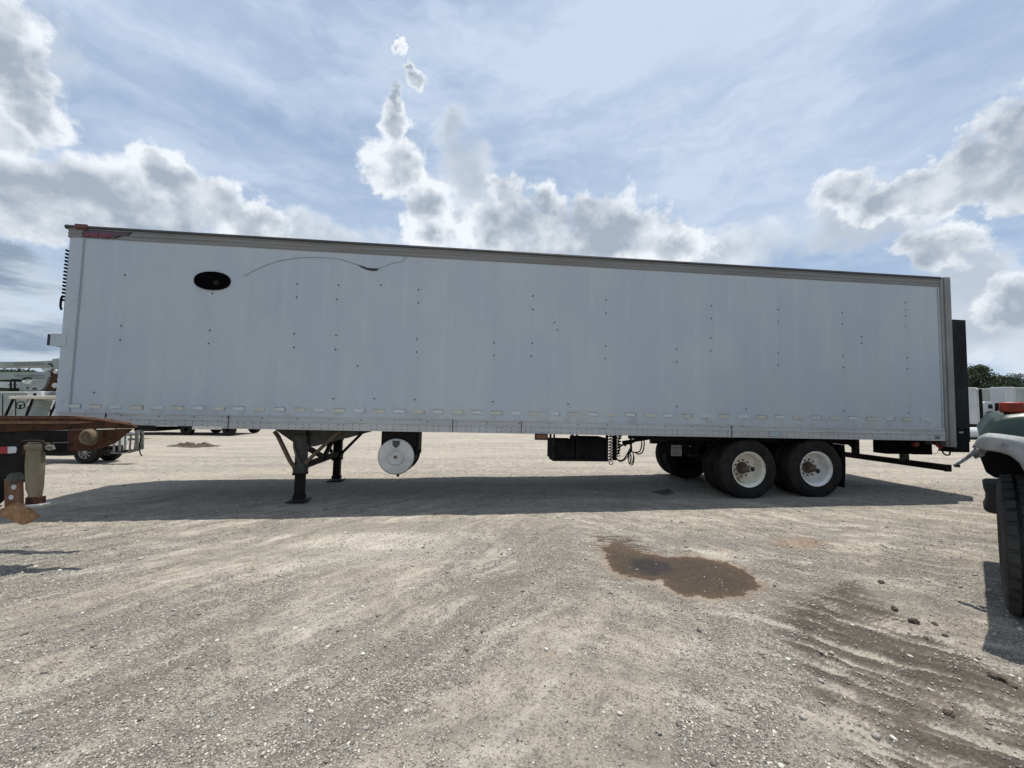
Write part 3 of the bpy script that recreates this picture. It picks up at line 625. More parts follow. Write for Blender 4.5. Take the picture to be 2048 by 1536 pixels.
# faded conspicuity tape, white and yellowed pieces alternating
px = 150; k = 0
xs_ = []
while px < 1872: xs_.append(px); px += 41.5 - 5.8 * (px - 150) / 1722
for k, px in enumerate(xs_):
    py = 812 + 26.5 * (px - 160) / 1700 + (0.6 if k % 2 else 0); wv = (24 - 4.5 * (px / 1900)) * (1 if k % 2 else .96)
    u0, q = side(px - wv / 2, py); u1, _ = side(px + wv / 2, py); hh = .050
    mb = MB(); mb.prism([(u0 + .01, q - hh / 2), (u1 - .008, q - hh / 2 - .002), (u1, q + hh / 2 - .01), (u1 - .02, q + hh / 2), (u0, q + hh / 2 - .004)], lambda a, b_: (a, -.0095, b_), lambda a, b_: (a, -.002, b_))
    tp_ = mb.build('reflective_tape', M['tape_yellow' if k % 2 else 'tape_white'], TRL)
    mb = MB()
    if (k * 7) % 5 < 3: mb.box(u0 - .004, u1 + .006, -.0098, -.003, q + hh / 2 + .001, q + hh / 2 + .0045)
    if (k * 5) % 7 < 2: mb.box(u1 + .003, u1 + .0065, -.0098, -.003, q - hh / 2 - .01, q + hh / 2)
    if mb.v: mb.each('torn_edge', M['label_grey'], tp_)
# black oval vent
uu, q = side(425.5, 562); rx_, rz_ = .262, .142
mb = MB(); n = 40
def oval(rx_, rz_, y, ph=0): return [(uu + rx_ * math.copysign(abs(math.cos(6.2832 * i / n)) ** .9, math.cos(6.2832 * i / n)), y, q + rz_ * math.copysign(abs(math.sin(6.2832 * i / n)) ** .9, math.sin(6.2832 * i / n))) for i in range(n)]
rings = [oval(rx_, rz_, -.004), oval(rx_, rz_, -.018), oval(rx_ * .94, rz_ * .9, -.022), oval(rx_ * .90, rz_ * .84, -.010), oval(rx_ * .4, rz_ * .4, -.008)]
vs = sum(rings, []); fs = [(k * n + i, k * n + (i + 1) % n, (k + 1) * n + (i + 1) % n, (k + 1) * n + i) for k in range(4) for i in range(n)] + [tuple(range(4 * n, 5 * n))]
mb.add(vs, fs); vent = mb.build('side_vent', mat('vent_black', (.003, .003, .0035), .95, spec=.03), TRL, smooth=50)
mb = MB(); u2, q2 = side(433, 566); mb.lathe([(0, .001), (.004, .03), (-.004, .045)], (u2, -.010, q2), (0, -1, 0), 14); mb.build('vent_latch', M['steel_black'], vent)
ms = MB(); ms.add([(uu + dx, -.0088, q + dz) for dx, dz in ((-.20, .11), (.10, .15), (.24, .13), (.275, .07), (.26, .0), (.2, -.14), (.0, -.165), (-.2, -.12))], [tuple(range(8))])
# crease and gash
def wline(pts, v): return [(side(*p)[0], v, side(*p)[1]) for p in pts]
def smoothpts(pts, k=6):
    out = []; P_ = [Vector(p) for p in pts]
    for i in range(len(P_) - 1):
        p0, p1, p2, p3 = P_[max(i - 1, 0)], P_[i], P_[i + 1], P_[min(i + 2, len(P_) - 1)]
        for j in range(k):
            s_ = j / k; out.append(.5 * ((2 * p1) + (p2 - p0) * s_ + (2 * p0 - 5 * p1 + 4 * p2 - p3) * s_ ** 2 + (3 * p1 - p0 - 3 * p2 + p3) * s_ ** 3))
    return out + [P_[-1]]
mb = MB(); mb.tube(smoothpts(wline([(488, 553), (520, 536), (560, 522), (600, 516), (640, 515), (680, 519), (703, 526), (716, 530)], -.0065)), .0030, 5)
mb.tube(smoothpts(wline([(756, 539), (770, 532), (788, 526), (803, 523), (809, 518), (812, 513)], -.0065)), .0030, 5); mb.each('wall_crease', M['label_grey'], TRL)
mb = MB(); g_ = [(714, 529), (724, 532), (736, 536), (748, 537), (757.5, 537), (754, 541), (746, 542), (735, 540), (725, 536)]
mb.prism([side(*p) for p in g_], lambda a, b_: (a, -.0085, b_), lambda a, b_: (a, -.002, b_)); mb.build('torn_skin', M['dark_line'], TRL)
# badge with script lettering
def text_mesh(s, name, mt, parent, w_, h_, origin, shear=.35, y=-.02):
    cu = bpy.data.curves.new('t', 'FONT'); cu.body = s; cu.shear = shear; cu.extrude = .002; cu.offset = .008
    o = bpy.data.objects.new('t', cu); col.objects.link(o); bpy.context.view_layer.update()
    me = bpy.data.meshes.new_from_object(o.evaluated_get(bpy.context.evaluated_depsgraph_get())); bpy.data.objects.remove(o)
    c = np.array([v.co[:] for v in me.vertices]); mn = c.min(0); mx = c.max(0)
    for v in me.vertices:
        a = (v.co.x - mn[0]) / (mx[0] - mn[0]) * w_; b_ = (v.co.y - mn[1]) / (mx[1] - mn[1]) * h_
        v.co = (origin[0] + a, y - (v.co.z + .002), origin[1] + b_)
    me.materials.clear(); me.materials.append(mt); me.name = name; oo = bpy.data.objects.new(name, me); col.objects.link(oo); oo.parent = parent; return oo
bp = [(120 + a / 10.24, 440 + b_ / 10.24) for a, b_ in ((475, 345), (478, 265), (520, 228), (600, 218), (820, 222), (1230, 252), (1495, 258), (1400, 328), (1280, 328), (1135, 380), (1080, 358), (1000, 385), (920, 380), (880, 352), (520, 352))]
bq = [side(*p) for p in bp]; cxm = sum(p[0] for p in bq) / len(bq); cqm = sum(p[1] for p in bq) / len(bq)
mb = MB(); mb.prism(bq, lambda a, b_: (a, -.019, b_), lambda a, b_: (a, -.004, b_)); badge = mb.build('maker_badge', M['dark_line'], TRL)
mb = MB(); mb.prism([(cxm + (a - cxm) * .955, cqm + (b_ - cqm) * .80) for a, b_ in bq], lambda a, b_: (a, -.021, b_), lambda a, b_: (a, -.012, b_)); mb.build('badge_face', M['logo_plum'], badge)
o1 = side(172, 472.3); o2 = side(228, 466)
text_mesh('Great Dane', 'badge_lettering', M['logo_red'], badge, o2[0] - o1[0], .068, (o1[0], o1[1] - .012), .45, -.0215)
# lamps
def lamp(px, py, wpx, hpx, v, name, mt, depth=.03, hous=None):
    u0, q0_ = side(px - wpx / 2, py + hpx / 2, v); u1, q1_ = side(px + wpx / 2, py - hpx / 2, v)
    mb = MB(); mb.box(u0, u1, v - depth, v, min(q0_, q1_), max(q0_, q1_)); return mb.build(name, mt, TRL, bevel=.01)
lamp(164.5, 453.8, 26, 8, -.016, 'corner_marker_lamp', mat('faded_marker_lens', (.13, .028, .012), .45, 0, (.08, .018, .01), 20), .03)
mk = lamp(1082, 873.5, 26, 12, -.005, 'side_marker_lamp', M['dark_line'], .05)
u0, q0_ = side(1082, 873); mb = MB(); mb.box(u0 - .085, u0 + .085, -.066, -.03, q0_ - .032, q0_ + .03); mb.build('lens', M['amber'], mk, bevel=.012)
# front bracket and front ribs
a = side(137, 668); b_ = side(101, 692)
mb = MB(); mb.box(-.055, side(134, 680)[0], -.010, -.0045, min(a[1], b_[1]), max(a[1], b_[1])); mb.box(-.085, -.055, -.008, .25, b_[1] + .005, a[1] - .005); br = mb.build('front_bracket', M['wall'], TRL, bevel=.003)
mb = MB(); mb.box(-.135, -.086, .0, .24, b_[1] + .01, a[1] - .01); mb.build('bracket_pad', mat('navy_pad', (.012, .014, .045), .5), br, bevel=.006)
mb = MB()
for i in range(15): qq = side(125, 500 + i * 7.1)[1]; mb.lathe([(-.015, .0), (-.015, .017), (.03, .017), (.03, 0.)], (.016, .018, qq), (0, 1, 0), 8)
mb.tube([(.008, .012, side(124, 592)[1]), (-.004, .010, side(120, 598)[1]), (-.004, .010, side(119, 612)[1]), (.01, .014, side(118, 619)[1])], .014, 6)
mb.build('front_cable_ribs', M['matt_black'], TRL)
# rear frame posts and header
mb = MB()
for v0, v1, s_ in ((-.022, .10, 1),):
    mb.box(u_post + .0, u_post + .022, v0 + .004, v1, RB - .0, RT - .003); mb.box(u_post + .024, u_post + .075, v0 + .010, v1, RB - .105, RT + .004); mb.box(u_post + .077, TL + .02, v0 - .004, v1, RB - .107, RT + .008)
p1 = mb.build('rear_post', M['post_alu'], TRL, bevel=.004)
mb = MB(); mb.box(u_post, TL + .02, TW - .10, TW + .02, RB - .107, RT + .008); mb.build('rear_post', M['post_alu'], TRL, bevel=.004)
mb = MB(); mb.box(TL - .10, TL + .0, .10, TW - .1, RT - .12, RT + .0); mb.box(TL - .12, TL + .0, .1, TW - .1, RB - .09, RB + .12); mb.each('rear_cross_member', M['post_alu'], TRL)
# liftgate, folded up behind the doors
ua = TL + .05
def uq(px, py, v): return side(px, py, v)
la = uq(1931.5, 640, .08); lb = uq(1934, 855, .08); lc = uq(1940, 905, .04)
lg = empty('liftgate', (0, 0, 0)); lg.parent = TRL
mb = MB(); mb.box(ua, la[0], .08, TW - .08, RB - .02, la[1]); mb.box(ua + .03, la[0] - .03, .06, .08, RB + .1, la[1] - .05); mb.build('platform', M['lift_black'], lg, bevel=.006)
mb = MB(); mb.box(ua - .03, lc[0], .04, .26, uq(1940, 905, .04)[1], uq(1935, 856, .04)[1]); mb.box(ua - .03, lc[0], TW - .26, TW - .04, lc[1], RB + .02); mb.each('lift_post_box', M['matt_black'], lg, bevel=.006)
k0 = uq(1918, 863, .038); mb = MB(); mb.box(k0[0], k0[0] + .085, .036, .041, k0[1] - .03, k0[1]); mb.build('box_label', M['label_grey'], lg)
# landing gear
LV = .40; LV2 = TW - .42
lgear = empty('landing_gear', (0, 0, 0)); lgear.parent = TRL
def L(px, py, v=LV): a = side(px, py, v); return Vector((a[0], v, a[1]))
def leg(v, near=True):
    c = side(601.5, 940, LV)[0]; g0 = gq(c)
    mb = MB(); mb.box(c - .075, c + .075, v - .07, v + .07, g0 + .50, RB + .10); mb.box(c - .095, c + .095, v - .085, v + .08, RB - .34, RB - .10)
    mb.prism([(c - .11, RB - .60), (c + .10, RB - .60), (c + .085, RB - .70), (c - .085, RB - .70)], lambda a, b_: (a, v - .082, b_), lambda a, b_: (a, v + .078, b_)); mb.box(c - .09, c + .085, v - .08, v + .078, g0 + .455, g0 + .54)
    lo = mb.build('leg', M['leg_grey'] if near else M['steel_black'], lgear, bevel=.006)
    mb = MB(); mb.box(c - .066, c + .066, v - .058, v + .06, g0 + .05, g0 + .56); mb.box(c - .08, c + .08, v - .07, v + .07, g0 + .045, g0 + .12); mb.box(c - .095, c + .09, v - .09, v + .085, g0 + .43, g0 + .47); mb.build('inner_tube', M['steel_black'], lo, bevel=.006)
    mb = MB(); mb.prism([(c - .14, g0 + .0), (c + .10, g0 + .0), (c + .15, g0 + .028), (c + .145, g0 + .04), (c + .09, g0 + .025), (c - .10, g0 + .02), (c - .16, g0 + .014)], lambda a, b_: (a, v - .12, b_), lambda a, b_: (a, v + .12, b_)); mb.build('foot', M['steel_black'], lo)
    return lo
n_leg = leg(LV); f_leg = leg(LV2, False)
mb = MB(); mb.prism([side(*p, LV - .10) for p in ((537, 858), (548, 866), (588, 894), (622, 895), (706, 872), (716, 860))], lambda a, b_: (a, LV + .06, b_), lambda a, b_: (a, LV + .07, b_)); mb.prism([side(*p, LV - .10) for p in ((537, 856), (548, 866), (588, 894), (622, 895), (706, 872), (716, 858))], lambda a, b_: (a, LV2 - .07, b_), lambda a, b_: (a, LV2 - .06, b_)); mb.each('gusset_plate', M['chassis_grey'], lgear)
for pts, mt in (([(549, 863), (556, 872), (580, 922), (589, 934)], 'tan_brace'), ([(684, 862), (668, 872), (617, 920), (611, 927)], 'tan_brace')):
    mb = MB(); a = [L(*p, LV - .09) for p in pts]
    for i in range(len(a) - 1): mb.beam(a[i], a[i + 1], .05, .055, (0, 1, 0))
    mb.build('brace', M[mt], lgear, bevel=.004)
cu = side(601.5, 940, LV)[0]
mb = MB(); mb.beam(L(684, 906, LV2), L(729, 861, LV2), .05, .05, (0, 1, 0)); mb.beam(L(664, 905, LV2), L(640, 862, LV2), .05, .05, (0, 1, 0)); mb.each('far_brace', M['steel_black'], lgear)
qa = side(612, 932, LV)[1]; mb = MB(); mb.beam((cu + .03, LV, qa), (cu + .03, LV2, qa), .05, .10); mb.build('cross_bar', M['steel_black'], lgear)
mb = MB(); mb.beam((cu + .03, LV + .05, RB - .30), (cu + .03, TW / 2 + .1, qa), .05, .08); mb.beam((cu + .03, LV2 - .05, RB - .05), (cu + .03, TW / 2, qa), .05, .09); mb.each('cross_brace', M['steel_black'], lgear)
a = [L(588, 885, LV - .1), L(588, 895, LV - .11), L(593, 912, LV - .11), L(600, 925, LV - .1)]
mb = MB(); mb.tube(a, .016, 6); mb.lathe([(0, .02), (.03, .016), (.05, 0)], L(614, 889, LV - .08), (0, -1, 0), 10); mb.build('crank_handle', M['chassis_grey'], lgear)
mb = MB(); mb.box(cu - .55, cu + .95, LV - .12, LV - .02, RB + .0, RB + .05); mb.box(cu - .55, cu + .95, LV2 - .12, LV2 - .02, RB + .0, RB + .05); mb.each('mount_rail', M['steel_black'], lgear)
# round white tank with its black bracket
tk = empty('fuel_tank', (0, 0, 0)); tk.parent = TRL
c = L(791.5, 913.5, .06); r_ = (L(828, 913.5, .06) - c).length
mb = MB(); mb.lathe([(-.045, .0), (-.045, .025), (-.022, .03), (-.016, .085), (-.034, .105), (-.034, .118), (-.010, .140), (-.004, r_ * .80), (.0, r_ * .93), (.012, r_ * .985), (.03, r_)], c, (0, 1, 0), 48)
mb.build('tank_end', M['tank_white'], tk, smooth=30)
mb = MB(); mb.lathe([(.03, r_), (.035, r_ + .004), (.47, r_ + .004), (.50, r_ * .6), (.5, 0)], c, (0, 1, 0), 48); mb.build('tank_shell', M['steel_black'], tk)
mb = MB(); mb.lathe([(-.062, 0), (-.060, .022), (-.045, .025)], c, (0, 1, 0), 16); mb.build('end_cap', M['hub_rust'], tk)
d = L(792, 884, .05); mb = MB(); mb.prism([(d.x - .055, d.z + .02), (d.x + .06, d.z + .02), (d.x + .055, d.z - .05), (d.x, d.z - .10), (d.x - .05, d.z - .05)], lambda a, b_: (a, .048, b_), lambda a, b_: (a, .07, b_)); mb.build('fill_bracket', M['leg_grey'], tk)
a = side(762, 890, .12); b_ = side(837, 890, .12); mb = MB(); mb.box(a[0], b_[0], .13, .16, side(800, 893, .12)[1], RB + .06); mb.box(a[0], a[0] + .03, .13, .5, c.z, RB + .06); mb.box(b_[0] - .04, b_[0], .13, .5, c.z + .02, RB + .06); mb.each('tank_bracket', M['steel_black'], tk)
mb = MB(); mb.tube(smoothpts([L(826, 884, .2), L(834, 890, .2), L(838, 905, .2), L(835, 918, .2), L(826, 930, .2), L(812, 941, .2), L(800, 947, .2)]), .017, 6)
mb.tube([L(829, 885, .18), L(833, 896, .18), L(830, 908, .18)], .022, 6); mb.tube([L(830, 903, .17), L(842, 901, .17)], .014, 6); mb.tube([L(828, 910, .17), L(839, 908, .17)], .012, 6); mb.cyl(L(796, 946, .16), L(796, 953, .16), .03, .02, 8); mb.each('tank_hose', M['matt_black'], tk)
# battery / tool boxes below the rail
bx = empty('underbody_rack', (0, 0, 0)); bx.parent = TRL
def pbox(x0, x1, y0, y1, v0, v1, name, mt='matt_black', par=None, bev=.006):
    a = side(x0, y1, v0); b_ = side(x1, y0, v0); mb = MB(); mb.box(a[0], b_[0], v0, v1, min(a[1], b_[1]), max(a[1], b_[1])); return mb.build(name, M[mt], par or TRL, bevel=bev)
pbox(1106, 1151, 881, 920.5, .30, .85, 'box', par=bx); pbox(1154.5, 1217, 877, 921, .28, .85, 'box', par=bx)
mb = MB()
for x0, x1, y1 in ((1099, 1103.5, 917), (1106.5, 1110.5, 921), (1143, 1147.5, 885), (1152.5, 1156.5, 921), (1212, 1217, 921)):
    a = side(x0, y1, .26); b_ = side(x1, 860, .26); mb.box(a[0], b_[0], .262, .30, a[1], RB + .08)
mb.beam(L(1099, 916, .27), L(1107, 920.5, .27), .03, .03, (0, 1, 0)); mb.beam(L(1106, 920, .27), L(1217, 921, .27), .035, .03, (0, 1, 0)); mb.each('hanger_frame', M['steel_black'], bx)
mb = MB(); mb.box(side(1121, 880, .3)[0], side(1131, 880, .3)[0], .35, .5, side(1126, 881, .3)[1] - .005, side(1126, 878.5, .3)[1]); mb.build('box_cap', M['steel_black'], bx)
# hoses
hs = empty('air_hoses', (0, 0, 0)); hs.parent = TRL
def hel(cx, r, y0, y1, turns, v, rad, slant=0):
    pts = []
    n_ = turns * 12
    for i in range(n_ + 1):
        s_ = i / n_; an = s_ * turns * 6.283; c_ = L(cx + slant * s_, y0 + (y1 - y0) * s_, v); pts.append((c_.x + r * math.cos(an), c_.y + r * math.sin(an), c_.z + .35 * r * math.cos(an + .6)))
    return pts
mb = MB(); mb.tube(hel(1223, .045, 869, 921, 9, .36, .01), .0095, 6); mb.tube(hel(1236, .055, 867, 914, 8, .30, .01, -3), .0095, 6); mb.each('coiled_hose', M['matt_black'], hs)
pbox(1227, 1234, 864, 921, .36, .42, 'hose_post', 'steel_black', hs)
mb = MB()
for pts, rr in (([(1237, 895), (1243, 891), (1250, 889), (1258, 887), (1268, 884)], .016), ([(1231, 912), (1235, 919), (1241, 921), (1248, 918), (1255, 907), (1260, 898), (1263, 903), (1270, 905), (1278, 908), (1285, 904), (1288, 893), (1288, 882), (1282, 870)], .011),
                 ([(1230, 915), (1240, 923), (1250, 919), (1258, 908), (1261, 899)], .008), ([(1271, 869), (1279, 873), (1283, 880), (1283, 893), (1279, 903), (1270, 905)], .011), ([(1246, 869), (1238, 877), (1237, 890), (1239, 900), (1233, 909)], .010),
                 ([(1258, 902), (1256, 912), (1258, 924), (1262, 930), (1266, 928), (1268, 916), (1265, 904)], .009), ([(1262, 902), (1260, 914), (1262, 926), (1265, 924), (1267, 910), (1264, 903)], .008), ([(1259, 903), (1263, 915), (1260, 928), (1257, 922), (1258, 908)], .007)):
    mb.tube(smoothpts([L(*p, .34) for p in pts], 5), rr, 7)
rc = L(1222, 925.5, .34); mb.tube([(rc.x + .033 * math.cos(i * .5236), .34 + .01 * math.sin(i), rc.z + .033 * math.sin(i * .5236)) for i in range(13)], .007, 6)
mb.each('loose_hose', M['matt_black'], hs)
mb = MB(); mb.beam(L(1260.5, 862, .36), L(1262.5, 902, .36), .03, .028, (0, 1, 0)); mb.beam(L(1245, 885, .42), L(1312, 874, .42), .05, .045, (0, 1, 0)); mb.beam(L(1248, 886, .42), L(1251, 892, .42), .03, .04, (0, 1, 0)); mb.each('hose_arm', M['steel_black'], hs)
# bogie
bg_ = empty('bogie', (0, 0, 0)); bg_.parent = TRL
ub0 = side(1308, 875, .4)[0]; ub1 = side(1705, 884, .3)[0]
UT = 10.8168; R_T = .512
AX = (UT, UT + 1.245)
mb = MB(); mb.box(ub0, ub1, .30, .36, RB - .085, RB + .05); mb.box(ub0 + .1, ub1, .70, .80, RB - .19, RB + .05); mb.box(ub0 + .1, ub1, TW - .8, TW - .7, RB - .19, RB + .05); mb.box(ub0, ub1, TW - .36, TW - .3, RB - .085, RB + .05)
for du in (.1, 1.0, 2.2, ub1 - ub0 - .15): mb.box(ub0 + du, ub0 + du + .1, .3, TW - .3, RB - .12, RB - .02)
mb.each('slider_frame', M['steel_black'], bg_)
mb = MB()
for v in (.66, TW - .76):
    for uu in (AX[0] - .62, (AX[0] + AX[1]) / 2, AX[1] + .60): mb.prism([(uu - .16, RB - .02), (uu + .16, RB - .02), (uu + .07, RB - .42), (uu - .07, RB - .42)], lambda a, b_: (a, v, b_), lambda a, b_: (a, v + .1, b_))
    for i in range(2): mb.tube([(AX[i] - .55, v + .05, RB - .36), (AX[i] - .2, v + .05, RB - .47), (AX[i] + .2, v + .05, RB - .47), (AX[i] + .55, v + .05, RB - .36)], .035, 6)
mb.each('spring_hanger', M['steel_black'], bg_)
for uu in AX:
    zc = gq(uu) + R_T - .012; mb = MB(); mb.cyl((uu, .42, zc), (uu, TW - .42, zc), .065, n=14); mb.cyl((uu, .5, zc), (uu, .68, zc), .2, n=24); mb.cyl((uu, TW - .5, zc), (uu, TW - .68, zc), .2, n=24); mb.build('axle', M['steel_black'], bg_)
pbox(1326, 1392, 874, 908, .66, .9, 'valve_box', 'matt_black', bg_)
a = L(1352.5, 901, .655); mb = MB(); mb.box(a.x - .10, a.x + .10, .650, .658, a.z - .10, a.z + .10); dp = mb.build('data_plate', M['label_grey'], bg_)
mb = MB(); mb.box(a.x - .095, a.x + .095, .647, .651, a.z + .04, a.z + .055)
for k in range(5): mb.box(a.x - .085, a.x + (.08 if k % 2 else .05), .647, .651, a.z - .08 + k * .022, a.z - .073 + k * .022)
mb.each('plate_writing', M['label_ink'], dp)
mb = MB()
for px, py in ((1380, 892), (1418, 891)): a = L(px, py, .655); mb.lathe([(-.02, 0), (-.02, .018), (0, .024)], a, (0, 1, 0), 10)
mb.each('bolt_head', M['grey_metal'], bg_)
def tyre_profile(R, w_, ri):                   # (axial, radius) from outer face to inner
    s_ = w_ / 2
    pts = [(-s_ * .72, ri), (-s_ * .92, ri + .03), (-s_ * 1.04, (R + ri) / 2), (-s_ * .98, R - .055), (-s_ * .86, R - .016), (-s_ * .74, R - .004)]
    return pts
def make_wheel(mt_rim):
    w0 = empty('wheel', (0, 0, 0)); ri = .292
    mb = MB(); w_ = .268; s_ = w_ / 2; R = R_T
    prof = tyre_profile(R, w_, ri)
    tread = []
    xs2 = np.linspace(-s_ * .72, s_ * .72, 5)
    for i in range(4):
        a0, a1 = xs2[i], xs2[i + 1]; tread += [(a0 + .010, R), (a1 - .010, R)]
        if i < 3: tread += [(a1 - .008, R - .020), (a1 + .008, R - .020)]
    prof = prof + tread + [(-a, r) for a, r in reversed(prof)]
    # sidewall rings
    mb.lathe(prof, (0, 0, 0), (0, 1, 0), 72); ty = mb.build('tyre', M['rubber'], w0, smooth=30)
    mb = MB(); mb.lathe([(-.128, .292), (-.132, .300), (-.126, .304), (-.118, .292), (-.112, .284), (-.09, .262), (.03, .258), (.052, .245), (.058, .12), (.058, .06)], (0, 0, 0), (0, 1, 0), 56)
    mb.lathe([(.13, .292), (.11, .27), (.06, .258), (.03, .258)], (0, 0, 0), (0, 1, 0), 40); rm = mb.build('rim', mt_rim, w0, smooth=40)
    return w0, rm
def outer_fittings(w0, rm, ang):
    mb = MB()
    for a in (ang, ang + math.pi): p = Vector((  .197 * math.cos(a), .056, .197 * math.sin(a))); mb.cyl(p, p - Vector((0, .006, 0)), .042, n=20)
    mb.each('hand_hole', M['dark_line'], rm)
    mb = MB(); mb.lathe([(.056, .108), (.048, .104), (.044, .084), (.0, .074), (-.035, .068), (-.055, .056), (-.062, .042), (-.066, .0)], (0, 0, 0), (0, 1, 0), 24)
    for k in range(10):
        a = k * .6283 + .2; p = Vector((.140 * math.cos(a), .056, .140 * math.sin(a))); mb.cyl(p, p - Vector((0, .028, 0)), .0155, .012, 6)
    for k in range(6): a = k * 1.047; p = Vector((.062 * math.cos(a), -.03, .062 * math.sin(a))); mb.cyl(p, p - Vector((0, .018, 0)), .011, n=6)
    mb.build('hub', M['hub_rust'], w0, smooth=30)
def place(w0, uu, v, flip=False):
    w0.parent = bg_; w0.location = (uu, v, gq(uu) + R_T - .012); w0.rotation_euler = (0, random.uniform(0, .5) if False else 0, math.pi if flip else 0)
# wheels are direct parts of the trailer so that tyre and rim can be sub-parts
def wheel_at(uu, v, flip, mt, ang, fit=True):
    w0, rm = make_wheel(mt)
    if fit: outer_fittings(w0, rm, ang)
    w0.parent = TRL; w0.location = (uu, v, gq(uu) + R_T - .012)
    if flip: w0.rotation_euler = (0, 0, math.pi)
for i, uu in enumerate(AX):
    wheel_at(uu, .165, False, M['rim_dirty'] if i == 0 else M['rim_white'], -.10 if i == 0 else -.32)
    wheel_at(uu, .165 + .325, True, M['steel_black'], 0, False)
    wheel_at(uu, TW - .165, True, M['rim_white'], .5)
    wheel_at(uu, TW - .165 - .325, False, M['steel_black'], 0, False)
# flatten hub/hand-hole level: they are children of the wheel
# mud flaps
um = side(1690, 940, .05)[0]
for v0 in (.04, TW - .66):
    mb = MB(); mb.grid(lambda a, b_: (um + .03 * math.sin(b_ * 2.6) - .03, v0 + .62 * a, gq(um) + .17 + (RB - .1 - gq(um) - .17) * b_), 6, 8); mb.build('mud_flap', M['matt_black'], TRL, solid=.012)
# underride guard
UG = TL - .06
ug = empty('underride_guard', (0, 0, 0)); ug.parent = TRL
o_ = side(1899, 936, .06); ugu = o_[0] - .03; ugq = o_[1]
mb = MB(); mb.box(ugu - .055, ugu + .055, .06, TW - .06, ugq - .055, ugq + .055); mb.box(ugu - .06, ugu + .06, .045, .085, ugq - .065, ugq + .06); mb.build('bar', M['steel_black'], ug, bevel=.006)
for v in (.72, TW - .82):
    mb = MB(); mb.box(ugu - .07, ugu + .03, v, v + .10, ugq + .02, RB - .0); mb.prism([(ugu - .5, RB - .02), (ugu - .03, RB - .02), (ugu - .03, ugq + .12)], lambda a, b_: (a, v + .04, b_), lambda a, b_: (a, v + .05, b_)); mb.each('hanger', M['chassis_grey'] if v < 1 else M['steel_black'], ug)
pbox(1775, 1808, 876, 908, .62, .9, 'pump_box', 'matt_black', TRL); pbox(1827, 1864, 878, 909, .36, .7, 'battery_box', 'matt_black', TRL)
mb = MB(); mb.box(side(1740, 885, .5)[0], TL - .05, .45, .55, RB - .03, RB + .06); mb.box(side(1740, 885, .5)[0], TL - .05, TW - .55, TW - .45, RB - .03, RB + .06); mb.each('tail_frame', M['steel_black'], TRL)
a = L(1833, 888, .10); mb = MB(); mb.lathe([(-.02, 0), (-.02, .022), (-.012, .040), (.0, .048), (.05, .048), (.05, 0)], a, (0, 1, 0), 20); tl = mb.build('round_side_lamp', M['red'], TRL)
mb = MB(); mb.tube([L(1870, 885, .08), L(1876, 891, .08), L(1882, 896, .08)], .028, 8); mb.build('red_coupling', M['red'], TRL)
mb = MB(); mb.tube(smoothpts([L(1881, 895, .08), L(1886, 905, .08), L(1892, 910, .08), L(1899, 909, .08), L(1900, 901, .08)]), .013, 7); mb.tube(smoothpts([L(1864, 905, .1), L(1870, 908, .1), L(1876, 903, .1), L(1877, 897, .1)]), .004, 5); mb.beam(L(1884, 897, .1), L(1907, 898, .1), .05, .04, (0, 1, 0)); mb.each('lift_line', M['matt_black'], TRL)
# small placards on the rail
def placard(px, py, wpx, hpx, base, ink, rows, name):
    a = side(px - wpx / 2, py + hpx / 2, -.012); b_ = side(px + wpx / 2, py - hpx / 2, -.012); q0_, q1_ = min(a[1], b_[1]), max(a[1], b_[1])
    mb = MB(); mb.box(a[0], b_[0], -.0135, -.008, q0_, q1_); o = mb.build(name, M[base], TRL); mb = MB(); H_ = q1_ - q0_; w_ = b_[0] - a[0]
    if rows < 0: t_ = .007; mb.box(a[0], b_[0], -.0150, -.0134, q1_ - t_, q1_); mb.box(a[0], b_[0], -.0150, -.0134, q0_, q0_ + t_); mb.box(a[0], a[0] + t_, -.0150, -.0134, q0_ + t_, q1_ - t_); mb.box(b_[0] - t_, b_[0], -.0150, -.0134, q0_ + t_, q1_ - t_); rows = 2
    for k in range(rows): z_ = q0_ + H_ * (k + .8) / (rows + .6); mb.box(a[0] + w_ * .18, b_[0] - w_ * (.18 + .1 * (k % 2)), -.0152, -.0134, z_, z_ + .005)
    mb.each('printed_line', M[ink], o); return o
placard(1549, 868, 19, 11, 'label_blue', 'teal_ink', -1, 'rail_placard'); placard(1845.5, 874, 8, 9, 'tape_white', 'label_grey', 3, 'rail_placard'); placard(1875, 875, 9, 6, 'alu', 'label_ink', 2, 'rail_placard')

# ------------------------------------------------------------ rusty tilt trailer, left foreground
YR = 3.95
RT_ = empty('rusty_trailer', (at(100, 900, YR).x, YR, 0)); RL = RT_.location.copy()
tag(RT_, 'rusty brown equipment trailer tail with hanging steel leg at the left edge', 'trailer')
def R3(px, py, Y=YR): return at(px, py, Y) - RL
def rprism(pts, Y0, Y1, name, mt, par=RT_, bev=.004, shift=0., label=None):
    YP = YR if shift else Y0
    poly = [(R3(*p, YP).x + shift, R3(*p, YP).z) for p in pts]; mb = MB(); mb.prism(poly, lambda a, b_: (a, Y0 - YR, b_), lambda a, b_: (a, Y1 - YR, b_)); return mb.build(name, M[mt], par, bevel=bev, label=label)
rprism([(-900, 835), (0, 835), (148, 835), (200, 840), (266, 850), (269, 855), (262, 857), (200, 858), (136, 860), (0, 864), (-900, 866)], YR, YR + .045, 'deck_beam', 'rust')
rprism([(-900, 843), (150, 843), (185, 845), (150, 847.5), (-900, 848)], YR - .012, YR - .001, 'beam_lip', 'rust_light', bev=0)
rprism([(-900, 835), (0, 835), (148, 835), (200, 840), (266, 850), (269, 855), (262, 857), (200, 858), (136, 860), (0, 864), (-900, 866)], YR + .46, YR + .54, 'deck_beam', 'rust', shift=-.55)
mb = MB()
